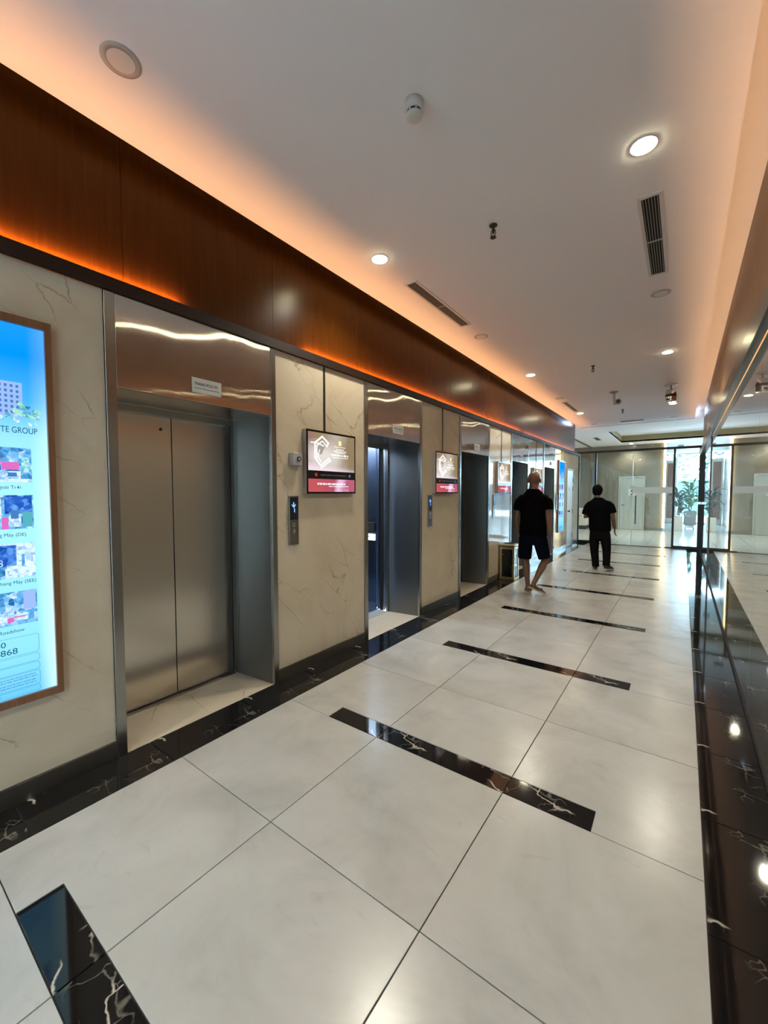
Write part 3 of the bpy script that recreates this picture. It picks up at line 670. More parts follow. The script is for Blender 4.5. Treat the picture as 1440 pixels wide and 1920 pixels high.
def poster(yc, label):
    t = thing('light_box', label, 'light box', (XW, yc, 0), 'blue advertising light boxes')
    h = 0.3315
    def Y(u): return yc+u
    if yc > 5: obj('cable_cover', B(XW, XW+0.008, yc+0.01, yc+0.028, 2.327, 2.599), BRONZE, t)
    bm = BM(); f = 0.026
    box(bm, XW, XW+0.035, Y(-h), Y(-h+f), 0.493, 2.327); box(bm, XW, XW+0.035, Y(h-f), Y(h), 0.493, 2.327)
    box(bm, XW, XW+0.035, Y(-h+f), Y(h-f), 0.493, 0.529); box(bm, XW, XW+0.035, Y(-h+f), Y(h-f), 2.288, 2.327)
    obj('frame', bm, FRAMEW, t)
    fc = obj('lit_face', B(XW+0.001, XW+0.018, Y(-h+f), Y(h-f), 0.529, 2.288), POSTER, t)
    X = XW+0.0182
    def R(name, u0, u1, z0, z1, m, lift=0): return obj(name, B(X+lift, X+lift+0.0003, Y(u0), Y(u1), z0, z1), m, fc)
    # tower block with windows, tree line
    bld = R('printed_tower', 0.02, 0.217, 1.86, 2.02, PI1)
    bm = BM()
    for a in range(9):
        for b_ in range(6): box(bm, X+0.0004, X+0.0006, Y(0.03+a*0.0205), Y(0.03+a*0.0205+0.010), 1.875+b_*0.024, 1.875+b_*0.024+0.013)
    obj('printed_windows', bm, PI2, fc)['kind'] = 'stuff'
    R('printed_tower', -0.20, -0.06, 1.86, 1.97, PI1); R('printed_tower', 0.225, 0.245, 1.86, 1.915, PI4)
    r = random.Random(3)
    for m, n, zz in ((PI3, 46, 1.865), (PI10, 16, 1.88), (PI7, 26, 1.845), (PI11, 18, 1.872)):
        bm = BM()
        for _ in range(n):
            u = r.uniform(-0.285, 0.285); q = r.uniform(0.006, 0.019); zc = zz+0.012+r.uniform(-0.028, 0.026)
            prism(bm, [(Y(u)+q*cos(k*pi/4+r.random())*r.uniform(.6, 1), zc+q*0.8*sin(k*pi/4)) for k in range(8)], X+0.0007, X+0.0009, 'x')
        obj('printed_trees', bm, m, fc)['kind'] = 'stuff'
    text('title', 'TE GROUP', 0.040, (X+0.0002, Y(0.268), 1.785), PI8, fc, 'RIGHT', wide=0.70)
    # two columns of four photographs
    rows = [(1.553, 1.715), (1.333, 1.493), (1.101, 1.265), (0.877, 1.036)]
    for ci, (u0, u1) in enumerate(((-0.245, -0.010), (0.010, 0.241))):
        for ri, (z0, z1) in enumerate(rows):
            ph = R('photo', u0, u1, z0, z1, [PI4, PI4, PI7, PI4][ri]); w = u1-u0; hh = z1-z0
            def Q(a, b_, c_, d, m, lift=0.0004): obj('photo_detail', B(X+lift, X+lift+0.0002, Y(u0+a*w), Y(u0+b_*w), z0+c_*hh, z0+d*hh), m, fc)
            if ri == 0:
                Q(0, .52, .34, .95, PI5 if ci else PI11); Q(.53, .80, .36, .58, PI6); Q(0, 1, .0, .10, PI7); Q(.45, .82, .14, .32, PI7, .0006); Q(.84, .98, .30, .72, PI3); Q(.62, .76, .16, .28, PI2, .0008); Q(.3, .52, .5, .75, PI6, .0008)
            elif ri == 1:
                Q(.55, .98, .45, .98, PI5); Q(0, .50, .30, .90, PI7); Q(.62, .80, .06, .42, PI7, .0006); Q(.50, .60, .0, .35, PI6, .0006); Q(.82, .98, .05, .5, PI11, .0008); Q(.64, .76, .30, .55, PI2, .0008)
            elif ri == 2:
                Q(.30, .70, .30, .95, PI5); Q(.30, .52, .0, .34, PI4, .0006); Q(.55, .70, .02, .36, PI7, .0008); Q(.78, .83, .32, .68, PI4)
                if ci: text('poster_eight', '8', 0.045, (X+0.0012, Y(u0+.40*w), z0+.36*hh), PI7, fc)
            else:
                Q(0, 1, .40, 1, PI5 if not ci else PI4); Q(.78, .98, .42, .98, PI1, .0006); Q(.40, .82, .16, .32, PI7, .0006)
                bm = BM(); prism(bm, [(Y(u0+a*w), z0+b_*hh) for a, b_ in ((.30, .14), (.84, .12), (.85, .26), (.72, .32), (.64, .46), (.48, .46), (.42, .32), (.30, .28))], X+0.0008, X+0.0010, 'x')
                obj('photo_car', bm, PI7, fc); Q(.52, .62, .10, .24, PI6, .0012); Q(.62, .80, .22, .26, PI6, .0012); Q(.48, .66, .33, .43, PI4, .0012)
    for s, u, z in (('Ngoài Trời', 0.200, 1.522), ('Thang Máy (DE)', 0.212, 1.298), ('Thang Máy (SEE)', 0.242, 1.072), ('Roadshow', 0.190, 0.842)):
        text('caption', s, 0.0225, (X+0.0002, Y(u), z), PI8, fc, 'RIGHT', wide=0.95)
    def outline(u0, u1, z0, z1):
        bm = BM(); w = 0.0016; c = 0.012
        box(bm, X, X+0.0003, Y(u0+c), Y(u1-c), z0, z0+w); box(bm, X, X+0.0003, Y(u0+c), Y(u1-c), z1-w, z1)
        box(bm, X, X+0.0003, Y(u0), Y(u0+w), z0+c, z1-c); box(bm, X, X+0.0003, Y(u1-w), Y(u1), z0+c, z1-c)
        for uu, zz, a0 in ((u0+c, z0+c, pi), (u1-c, z0+c, 1.5*pi), (u1-c, z1-c, 0), (u0+c, z1-c, .5*pi)):
            p = [(Y(uu)+r_*cos(a0+k*pi/8), zz+r_*sin(a0+k*pi/8)) for r_, ks in ((c, range(5)), (c-w, range(4, -1, -1))) for k in ks]
            prism(bm, p, X, X+0.0003, 'x')
        obj('printed_box', bm, PI9, fc)
    for z0, z1 in ((0.728, 0.818), (0.683, 0.722), (0.640, 0.679), (0.567, 0.637), (0.535, 0.563)): outline(-0.245, 0.243, z0, z1)
    text('number', '0', 0.036, (X+0.0002, Y(0.122), 0.780), PI8, fc, 'RIGHT', wide=1.1); text('number', '868', 0.040, (X+0.0002, Y(0.163), 0.740), PI8, fc, 'RIGHT', wide=1.05)
    bm = BM()
    for k, z in enumerate((0.620, 0.608, 0.592, 0.580, 0.545, 0.655)): glyphs(bm, X, Y(-0.22), Y(0.23 if k < 4 else 0.10), z, z+0.006, 9, 50+k)
    obj('small_print', bm, PI8, fc)['kind'] = 'stuff'
poster(0.352, 'tall bright blue light box at the left edge of the view')
poster(11.235, 'narrow far blue light box between the last elevator and the service door')

# ------------------------------------------------------------------ wall screens
def m_screen_top():
    g = G('screen_picture'); s = sep(g, g.coords())
    u = g.math('DIVIDE', g.math('ADD', s[1], 0.30), 0.60); v = g.math('DIVIDE', g.math('SUBTRACT', s[2], 1.69), 0.33)
    nz = g.noise(g.coords(), 5, 3).outputs[0]
    base = g.ramp(g.math('ADD', u, g.math('MULTIPLY', nz, 0.3)), [(0.10, (0.30, 0.15, 0.17)), (0.38, (0.34, 0.24, 0.12)), (0.75, (0.52, 0.44, 0.38)), (1.1, (0.30, 0.22, 0.12))])
    du = g.math('SUBTRACT', u, 0.28); dv = g.math('SUBTRACT', v, 0.38)
    d = g.math('SQRT', g.math('ADD', g.math('MULTIPLY', du, du), g.math('MULTIPLY', dv, dv)))
    c = g.mix(g.ramp(d, [(0.12, (0.75, 0.75, 0.75)), (0.50, (0, 0, 0))]), base, (0.95, 0.90, 0.86))
    fl = g.ramp(g.math('ADD', v, g.math('MULTIPLY', u, 0.17)), [(0.10, (1, 1, 1)), (0.24, (0.1, 0.1, 0.1)), (0.3, (0, 0, 0))])
    c = g.mix(g.math('MULTIPLY', fl, 0.85), c, (0.95, 0.80, 0.88))
    return g.emit(c, 0.34)
def m_screen_low():
    g = G('screen_banner'); s = sep(g, g.coords())
    u = g.math('DIVIDE', g.math('ADD', s[1], 0.30), 0.60)
    nz = g.noise(g.coords(), 9, 3).outputs[0]
    c = g.ramp(g.math('ADD', u, g.math('MULTIPLY', g.math('SUBTRACT', nz, .5), 0.5)), [(0.15, (0.55, 0.10, 0.11)), (0.5, (0.45, 0.09, 0.14)), (0.68, (0.92, 0.55, 0.78)), (0.88, (0.50, 0.12, 0.20))])
    return g.emit(c, 0.34)
SCT, SCL = m_screen_top(), m_screen_low()
SW = em('screen_white', (1, 0.97, 0.92), 1.6); SGOLD = em('screen_gold', (1.0, 0.78, 0.28), 1.2); SRED = em('screen_red', (0.55, 0.05, 0.05), 0.7); SBLUE = em('screen_blue', (0.15, 0.25, 0.55), 0.6); SGREY = em('screen_grey', (0.3, 0.3, 0.3), 0.5); SDIM = em('screen_shade', (0.42, 0.38, 0.33), 0.9)
BEZEL = plain('black_bezel', (0.010, 0.010, 0.010), 0.15); SIDE = plain('silver_side', (0.42, 0.38, 0.34), 0.35, 0.7)
def screen(yc, label):
    t = thing('wall_screen', label, 'screen', (XW, yc, 0), 'advertising screens on the marble piers')
    Y = lambda u: yc+u
    z0, z1, h = 1.496, 2.032, 0.311
    obj('cable_cover', B(XW, XW+0.008, yc-0.065, yc-0.047, 2.032, 2.599), BRONZE, t)
    obj('housing', B(XW, XW+0.042, Y(-h), Y(h), z0, z1, 0.002), SIDE, t)
    fc = obj('bezel', B(XW+0.042, XW+0.047, Y(-h), Y(h), z0, z1, 0.0015), BEZEL, t)
    X = XW+0.0471
    a = h-0.017
    obj('picture', B(X, X+0.0004, Y(-a), Y(a), 1.692, z1-0.018), SCT, fc); obj('banner', B(X, X+0.0004, Y(-a), Y(a), z0+0.016, 1.622), SCL, fc)
    X += 0.0005
    def poly(name, pts, m, lift=0): return obj(name, prism(BM(), [(Y(u), v) for u, v in pts], X+lift, X+lift+0.0003, 'x'), m, fc)
    # angular white emblem
    def stroke(pts, w, m, lift=0):
        bm = BM()
        for (ua, va), (ub, vb) in zip(pts[:-1], pts[1:]):
            d = Vector((ub-ua, vb-va)); n = Vector((-d.y, d.x)).normalized()*w/2; e = d.normalized()*w*0.4
            prism(bm, [(Y(ua-e.x+n.x), va-e.y+n.y), (Y(ub+e.x+n.x), vb+e.y+n.y), (Y(ub+e.x-n.x), vb+e.y-n.y), (Y(ua-e.x-n.x), va-e.y-n.y)], X+lift, X+lift+0.0003, 'x')
        return obj('emblem', bm, m, fc)
    stroke([(-0.075, 1.905), (-0.055, 1.935), (-0.130, 1.985), (-0.215, 1.925), (-0.215, 1.80), (-0.150, 1.735), (-0.050, 1.800)], 0.014, SW, .0004)
    stroke([(-0.075, 1.905), (-0.130, 1.945), (-0.195, 1.900), (-0.195, 1.83), (-0.145, 1.765)], 0.008, SW, .0004)
    stroke([(-0.262, 1.925), (-0.195, 1.925), (-0.110, 1.905)], 0.008, SW, .0004); stroke([(-0.195, 1.80), (-0.160, 1.87)], 0.007, SW, .0004)
    stroke([(-0.045, 1.80), (-0.030, 1.785), (-0.145, 1.715)], 0.010, SW, .0004)
    poly('emblem', [(-0.185, 1.90), (-0.130, 1.94), (-0.09, 1.91), (-0.14, 1.83), (-0.185, 1.84)], SDIM, .0002)
    poly('logo', [(0.080, 1.925), (0.108, 1.925), (0.113, 1.930), (0.113, 1.960), (0.108, 1.966), (0.080, 1.966), (0.075, 1.960), (0.075, 1.930)], SGOLD)
    for k, (u0, u1, va, vb) in enumerate(((0.015, 0.175, 1.908, 1.913), (0.045, 0.150, 1.885, 1.893), (0.010, 0.185, 1.868, 1.877), (0.035, 0.165, 1.856, 1.862), (-0.020, 0.210, 1.828, 1.846), (-0.005, 0.205, 1.812, 1.818))):
        obj('screen_print', glyphs(BM(), X, Y(u0), Y(u1), va, vb, 4, 70+k, 0.0003), SW, fc)
    obj('icon', lathe(BM(), [(0.016, 0), (0.016, 0.0004), (0, 0.0004)], (X-0.0003, Y(-0.205), 1.657), 16, 'x'), SRED, fc); obj('icon', lathe(BM(), [(0.014, 0), (0.014, 0.0004), (0, 0.0004)], (X-0.0003, Y(0.225), 1.657), 16, 'x'), SBLUE, fc)
    obj('screen_print', glyphs(BM(), X-0.0003, Y(-0.15), Y(0.18), 1.652, 1.661, 4, 90, 0.0003), SGREY, fc)
    obj('screen_print', glyphs(BM(), X, Y(-0.19), Y(0.17), 1.572, 1.588, 4, 91, 0.0003), SW, fc); obj('screen_print', glyphs(BM(), X, Y(-0.05), Y(0.21), 1.555, 1.563, 4, 92, 0.0003), SW, fc)
screen(2.663, 'nearest wall screen, beside the first closed elevator')
screen(4.843, 'second wall screen, just past the open elevator')
screen(6.985, 'wall screen on the pier above the black and gold litter bin')
screen(9.06, 'far wall screen mostly hidden behind the bald man')

# ------------------------------------------------------------------ call panels and key box
SEG = em('display_blue', (0.15, 0.38, 1.0), 2.2)
def call_panel(yc, label, down=True):
    t = thing('call_panel', label, 'call panel', (XW, yc, 1.08), 'elevator call panels')
    z0, z1, h = 1.083, 1.478, 0.049
    pl = obj('plate', B(XW, XW+0.016, yc-h, yc+h, z0, z1, 0.002), STEEL, t)
    dp = obj('display', B(XW+0.016, XW+0.018, yc-h+0.008, yc+h-0.005, 1.285, z1-0.010), DARK, t)
    bm = BM(); X = XW+0.0181; s = -1 if down else 1; zc = 1.405; y = yc-0.004
    box(bm, X, X+0.0004, y-0.004, y+0.004, zc-0.022, zc+0.022)
    for q in (-1, 1): prism(bm, [(y, zc+s*0.024), (y+q*0.020, zc+s*0.002), (y+q*0.020, zc-s*0.008), (y, zc+s*0.012)], X, X+0.0004, 'x')
    obj('arrow', bm, SEG, dp); obj('digit', box(BM(), X, X+0.0004, y+0.004, y+0.011, 1.345, 1.378), SEG, dp)
    for z in (1.245, 1.195): obj('button', lathe(BM(), [(0.017, 0), (0.017, 0.003), (0.014, 0.004), (0, 0.004)], (XW+0.016, yc, z), 20, 'x'), STEELP, t)
call_panel(2.238, 'call panel under the key box beside the first elevator')
call_panel(4.452, 'call panel below the second wall screen')
call_panel(6.60, 'call panel left of the litter bin pier screen')
call_panel(8.70, 'call panel on the pier behind the bald man')
call_panel(10.80, 'call panel at the edge of the far blue light box')
t = thing('key_box', 'small grey key switch box left of the nearest screen', 'key box', (XW, 2.245, 1.715))
obj('case', B(XW, XW+0.05, 2.205, 2.305, 1.722, 1.824, 0.004), GREYP, t)
obj('lock', lathe(BM(), [(0.020, 0), (0.020, 0.008), (0.008, 0.008), (0.008, 0.004), (0, 0.004)], (XW+0.05, 2.263, 1.775), 20, 'x'), INK, t)
obj('key_plug', lathe(BM(), [(0.010, 0), (0.010, 0.010), (0, 0.010)], (XW+0.05, 2.263, 1.775), 12, 'x'), GREYP, t)

# ------------------------------------------------------------------ litter bin
GOLD = plain('aged_gold', (0.46, 0.32, 0.14), 0.28, 0.9, var=0.15); GOLDW = plain('pale_gold', (0.62, 0.54, 0.40), 0.3, 0.7, var=0.1)
t = thing('litter_bin', 'black marble litter bin with gold edges against the pier', 'litter bin', (-2.41, 6.99, 0))
bx0, bx1, by0, by1 = -2.535, -2.285, 6.865, 7.115
obj('body', B(bx0+0.02, bx1-0.02, by0+0.02, by1-0.02, 0.03, 0.575), DARK, t)
for x in (bx0, bx1-0.035):
    for y in (by0, by1-0.035): obj('corner_post', B(x, x+0.035, y, y+0.035, 0.05, 0.56, 0.003), GOLD, t)
obj('plinth', B(bx0-0.008, bx1+0.008, by0-0.008, by1+0.008, 0.0, 0.055, 0.006), GOLD, t)
obj('cornice', B(bx0-0.004, bx1+0.004, by0-0.004, by1+0.004, 0.535, 0.575, 0.004), GOLD, t)
bm = BM(); box(bm, bx0-0.014, bx1+0.014, by0-0.014, by1+0.014, 0.590, 0.625, 0.008); obj('rim', bm, GOLDW, t)
obj('ash_tray', lathe(BM(), [(0.09, 0.622), (0.095, 0.634), (0.085, 0.634), (0.07, 0.626), (0, 0.626)], (-2.41, 6.99, 0), 24), DARK, t)
obj('neck', B(bx0+0.01, bx1-0.01, by0+0.01, by1-0.01, 0.57, 0.592), DARK, t)
obj('marble_face', B(bx0+0.036, bx1-0.036, by0+0.008, by0+0.016, 0.06, 0.53), BLACK, t); obj('marble_face', B(bx1-0.016, bx1-0.008, by0+0.036, by1-0.036, 0.06, 0.53), BLACK, t)

# ------------------------------------------------------------------ service door, restroom door
d = thing('door_1', 'pale grey service door at the end of the left wall', 'door', (XW, 12.3, 0)); d['kind'] = 'structure'; del d['category']
DOORP = plain('pale_grey_door', (0.50, 0.52, 0.52), 0.3, var=0.02)
bm = BM(); box(bm, XW-0.02, XW+0.008, 11.93, 11.975, 0, 2.17); box(bm, XW-0.02, XW+0.008, 12.655, 12.70, 0, 2.17); box(bm, XW-0.02, XW+0.008, 11.975, 12.655, 2.125, 2.17)
obj('door_frame', bm, GREYP, d); dl = obj('door_leaf', B(XW-0.02, XW+0.002, 11.98, 12.65, 0.008, 2.12), DOORP, d)
for z in (1.86, 1.62, 0.98, 0.30): obj('hinge', B(XW+0.002, XW+0.012, 12.635, 12.665, z-0.07, z+0.07), BRONZE, d)
obj('knob', lathe(BM(), [(0.012, 0), (0.012, 0.03), (0.028, 0.04), (0.028, 0.06), (0, 0.065)], (XW+0.002, 12.04, 1.0), 16, 'x'), BRONZE, d, True)
obj('door_plate', B(XW+0.002, XW+0.004, 12.16, 12.26, 1.55, 1.66), GREYP, d)
d = thing('door_2', 'pale grey-green restroom door in the lobby back wall', 'door', (-1.695, 19.42, 0)); d['kind'] = 'structure'; del d['category']
RD = plain('grey_green_door', (0.52, 0.56, 0.52), 0.4, var=0.02)
bm = BM(); box(bm, -2.155, -2.10, 19.385, 19.43, 0, 2.17); box(bm, -1.29, -1.235, 19.385, 19.43, 0, 2.17); box(bm, -2.10, -1.29, 19.385, 19.43, 2.12, 2.17)
obj('door_frame', bm, RD, d); obj('door_leaf', B(-2.095, -1.295, 19.40, 19.43, 0.008, 2.115), RD, d)
obj('handle', tube(BM(), [(-2.04, 19.40, 1.0), (-2.04, 19.36, 1.0), (-1.93, 19.36, 1.0)], 0.012), BRONZE, d)
sg = obj('sign_card', B(-1.80, -1.56, 19.392, 19.400, 1.38, 1.66), plain('white_card', (0.8, 0.8, 0.78), 0.5), d)
bm = BM(); ball(bm, (-1.68, 19.388, 1.58), 0.035, 0.003, 0.035); prism(bm, [(-1.74, 1.42), (-1.70, 1.44), (-1.66, 1.50), (-1.62, 1.53), (-1.61, 1.50), (-1.65, 1.44), (-1.69, 1.40)], 19.386, 19.390, 'y')
obj('symbol', bm, INK, sg)
bm = BM()
for k in range(5): box(bm, -1.76+k*0.034, -1.74+k*0.034, 19.398, 19.40, 1.74, 1.785)
obj('door_lettering', bm, GREYP, d)

# ------------------------------------------------------------------ glass partition at the corridor end
YP = 13.50
t = thing('glass_partition', 'black framed glass partition closing the corridor from the lobby', 'partition', (-1.08, YP, 0))
def fr(name, x0, x1, z0, z1, dd=0.03): return obj(name, B(x0, x1, YP-dd, YP+dd, z0, z1, 0.002), DARK, t)
fr('post', -2.60, -2.535, 0, 2.72); fr('post', -2.12, -2.075, 0, 2.68); fr('post', -0.225, -0.175, 0, 2.68); fr('post', 0.325, 0.392, 0, 2.72)
fr('top_rail', -2.60, 0.392, 2.672, 2.735); fr('bottom_rail', -2.535, -2.12, 0, 0.075); fr('bottom_rail', -0.175, 0.325, 0, 0.075); fr('bottom_rail', -0.36, -0.225, 0, 0.03)
fr('floor_channel', -2.075, -0.36, 0.0, 0.008, 0.012)
obj('pane', B(-2.535, -2.12, YP-0.005, YP+0.005, 0.075, 2.672), CLEAR, t)
obj('pane', B(-2.075, -1.165, YP-0.005, YP+0.005, 0.01, 2.672), CLEAR, t)
pd = obj('pane', B(-1.155, -0.225, YP+0.015, YP+0.025, 0.01, 2.672), CLEAR, t)
obj('pane', B(-0.175, 0.325, YP-0.005, YP+0.005, 0.075, 2.672), CLEAR, t)
obj('glass_edge', B(-1.166, -1.152, YP-0.006, YP+0.026, 0.01, 2.672), plain('glass_edge_pale', (0.62, 0.70, 0.64), 0.3), t)
def m_frost():
    g = G('frosted_film'); d = g.n('ShaderNodeBsdfDiffuse'); d.inputs[0].default_value = (0.85, 0.84, 0.80, 1)
    t_ = g.n('ShaderNodeBsdfTranslucent'); t_.inputs[0].default_value = (0.9, 0.9, 0.87, 1)
    mx = g.n('ShaderNodeMixShader'); mx.inputs[0].default_value = 0.5; g.l(d.outputs[0], mx.inputs[1]); g.l(t_.outputs[0], mx.inputs[2]); g.l(mx.outputs[0], g.out.inputs[0])
    return g.m
FROST = m_frost()
obj('frosted_band', B(-1.15, -0.23, YP+0.012, YP+0.0148, 1.49, 1.66), FROST, t)
for q in (-1, 1): obj('pull_handle', tube(BM(), [(-1.07, YP+0.02+q*0.05, 0.62), (-1.07, YP+0.02+q*0.05, 1.42)], 0.014), STEEL, t)
obj('door_lock', B(0.32, 0.385, YP-0.045, YP-0.03, 1.20, 1.26), CHROME, t)

# ------------------------------------------------------------------ lobby things
t = thing('led_bar', 'glowing warm vertical light bar at the lobby wall corner', 'light bar', (-0.60, 19.40, 0.06))
obj('channel', B(-0.635, -0.555, 19.395, 19.43, 0.10, HC), DARK, t); obj('diffuser', B(-0.632, -0.558, 19.36, 19.395, 0.12, HC-0.005), LEDW, t)
t = thing('sofa', 'cream lobby sofa on a dark base behind the glass', 'sofa', (-4.0, 18.9, 0))
CR = plain('cream_fabric', (0.66, 0.62, 0.52), 0.8); 
obj('base', B(-4.95, -3.20, 18.45, 19.30, 0, 0.15), DARK, t); obj('seat', B(-4.98, -3.18, 18.42, 19.33, 0.15, 0.50, 0.03), CR, t)
obj('backrest', B(-4.98, -3.18, 19.10, 19.34, 0.45, 0.82, 0.04), CR, t); obj('cushion', B(-3.72, -3.30, 18.90, 19.12, 0.50, 0.86, 0.05), CR, t); obj('cushion', B(-4.50, -4.05, 18.90, 19.12, 0.50, 0.86, 0.05), CR, t)
t = tag(obj('paper_box', B(-3.36, -3.16, 18.46, 18.60, 0.502, 0.68, 0.005), plain('white_paper', (0.82, 0.84, 0.84), 0.6)), 'small white box standing on the cream sofa', 'box')
LEAFA = [plain('leaf_bright', (0.10, 0.34, 0.04), 0.4, var=0.25, scale=6), plain('leaf_dark', (0.025, 0.075, 0.018), 0.45, var=0.25, scale=6)]
def plant(name, label, x, y, z, n, rad, top, dark, seed):
    r = random.Random(seed); t = thing(name, label, 'plant', (x, y, z), 'potted lobby plants')
    bm = BM()
    for k in range(4): tube(bm, [(x+0.03*k-0.045, y, z), (x+r.uniform(-.1, .1), y+r.uniform(-.1, .1), z+(top-z)*0.5), (x+r.uniform(-.16, .16), y+r.uniform(-.16, .16), z+(top-z)*0.85)], 0.013, 6)
    obj('stem', bm, plain('stem', (0.10, 0.09, 0.04), 0.6), t)
    first = None
    for k in range(n):
        h = z+(top-z)*(0.12+0.80*r.random()); a = r.uniform(0, 2*pi)
        if first is None:
            bm = BM(); L, w = 0.42, 0.062; P = []
            for i in range(7):
                u = i/6; ww = w*sin(pi*min(1, u*0.93+0.05))**0.8+0.002; zz = 0.16*sin(u*2.1)-0.15*u*u
                P.append([bm.verts.new((L*u, s*ww, zz+(0.012 if s else 0)*-1)) for s in (-1, 0, 1)])
            for i in range(6):
                for q in (0, 1): bm.faces.new((P[i][q], P[i+1][q], P[i+1][q+1], P[i][q+1]))
            o = obj('leaf', bm, LEAFA[1 if dark else 0], None, True); first = o; o.parent = t
            md = o.modifiers.new('thick', 'SOLIDIFY'); md.thickness = 0.002
        else: o = first.copy(); COL.objects.link(o); o.parent = t
        o.name = 'leaf'; o.location = Vector((x+0.07*cos(a), y+0.07*sin(a), h))-wloc(t)
        sc = r.uniform(0.7, 1.25)*rad/0.45; o.scale = (sc, sc, sc); o.rotation_euler = (r.uniform(-.4, .4), r.uniform(-0.9, 0.35), a)
    return t
t = thing('planter', 'narrow white square planter', 'planter', (-0.13, 20.0, 0)); POTW = plain('white_pot', (0.72, 0.73, 0.70), 0.5)
obj('pot', B(-0.27, 0.02, 19.86, 20.15, 0, 0.56, 0.01), POTW, t); obj('soil', B(-0.25, 0.0, 19.88, 20.13, 0.555, 0.57), VOID, t)
t = thing('planter', 'grey cube planter on a small chrome trolley by the glass', 'planter', (0.26, 21.2, 0)); POTG = plain('grey_pot', (0.40, 0.39, 0.36), 0.6)
obj('pot', B(0.05, 0.47, 21.0, 21.4, 0.17, 0.74, 0.012), POTG, t); obj('soil', B(0.08, 0.44, 21.03, 21.37, 0.735, 0.75), VOID, t)
obj('trolley', B(0.11, 0.41, 21.04, 21.36, 0.06, 0.17, 0.02), CHROME, t)
for x in (0.11, 0.39):
    for y in (21.05, 21.35): obj('castor', lathe(BM(), [(0.0, -0.012), (0.032, -0.012), (0.032, 0.012), (0, 0.012)], (x, y, 0.032), 12, 'x'), INK, t)
plant('potted_plant', 'dark leafy plant in the white planter', -0.13, 20.0, 0.580, 46, 0.42, 1.62, True, 5)
plant('potted_plant', 'bright green leafy plant in the grey planter', 0.26, 21.2, 0.752, 60, 0.42, 2.05, False, 9)
t = thing('office_chair', 'dark chair beside the grey planter, half behind the glass frame', 'chair', (0.70, 21.6, 0))
obj('seat', B(0.54, 0.90, 21.4, 21.8, 0.42, 0.49, 0.02), DARK, t); obj('backrest', B(0.54, 0.59, 21.4, 21.8, 0.49, 0.86, 0.02), DARK, t)
for x in (0.57, 0.87):
    for y in (21.43, 21.77): obj('leg', tube(BM(), [(x, y, 0.0), (x, y, 0.43)], 0.014), DARK, t)
t = thing('wood_screen', 'tall reddish wood panel with a cream surround at the lobby entrance', 'panel', (-0.5, 24.7, 0))
obj('surround', B(-0.72, -0.26, 24.66, 24.74, 0, 3.10), plain('cream_paint', (0.72, 0.66, 0.55), 0.6), t); obj('wood_face', B(-0.64, -0.34, 24.64, 24.665, 0.25, 2.95), m_wood('red_wood', (0.22, 0.07, 0.04), (0.30, 0.10, 0.06), (0.36, 0.14, 0.08), 0.4), t)
# glazed entrance front
t = thing('entrance_glazing', 'tall glazed entrance front with pale mullions, bright daylight outside', 'glazing', (3.5, 25.0, 0))
MUL = plain('pale_mullion', (0.45, 0.47, 0.47), 0.4, 0.3)
xs = [-0.26, 0.9, 2.2, 3.5, 4.8, 6.1, 7.45]
for x in xs: obj('mullion', B(x-0.035, x+0.035, 24.95, 25.05, 0, 3.448), MUL, t)
for z in (0.0, 2.35, 3.38): obj('transom', B(-0.26, 7.45, 24.96, 25.04, z, z+0.06), MUL, t)
for a, b in zip(xs[:-1], xs[1:]):
    obj('pane', B(a+0.035, b-0.035, 24.99, 25.01, 0.06, 2.35), CLEARW, t); obj('pane', B(a+0.035, b-0.035, 24.99, 25.01, 2.41, 3.38), CLEARW, t)
# outside
struct(obj('ground_outside', B(-30, 45, 25.2, 90, -0.12, -0.02), plain('pale_paving', (0.62, 0.64, 0.64), 0.8)))
struct(obj('ground_side', B(3.12, 60, -40, 13.3, -0.12, -0.02), plain('grey_paving', (0.45, 0.46, 0.47), 0.8)))
tag(obj('hoarding', B(-4, 14, 33.9, 34.0, 0, 2.35), plain('pale_blue_board', (0.030, 0.060, 0.075), 0.8)), 'pale blue boundary board outside the entrance', 'fence')
for k, (x, y, hgt) in enumerate(((-0.6, 36.0, 5.6), (5.2, 40.0, 6.2), (11.5, 37, 5.4))):
    r = random.Random(20+k); t = thing('street_tree', ['pale street tree outside, behind the plants', 'second pale street tree outside the entrance', 'street tree outside toward the right of the entrance'][k], 'tree', (x, y, 0), 'street trees outside')
    obj('trunk', tube(BM(), [(x, y, 0), (x+0.1, y, hgt*0.5), (x-0.05, y, hgt*0.8)], 0.08), plain('bark', (0.04, 0.038, 0.033), 0.8), t)
    bm = BM()
    for _ in range(150):
        p = Vector((x+r.gauss(0, 0.8), y+r.gauss(0, 0.7), hgt*0.72+r.gauss(0, 0.9))); q = r.uniform(0.08, 0.22)
        ball(bm, p, q, q, q*0.5, 6)
    obj('foliage', bm, plain('pale_foliage', (0.030, 0.045, 0.030), 0.8, var=0.3), t)['kind'] = 'stuff'

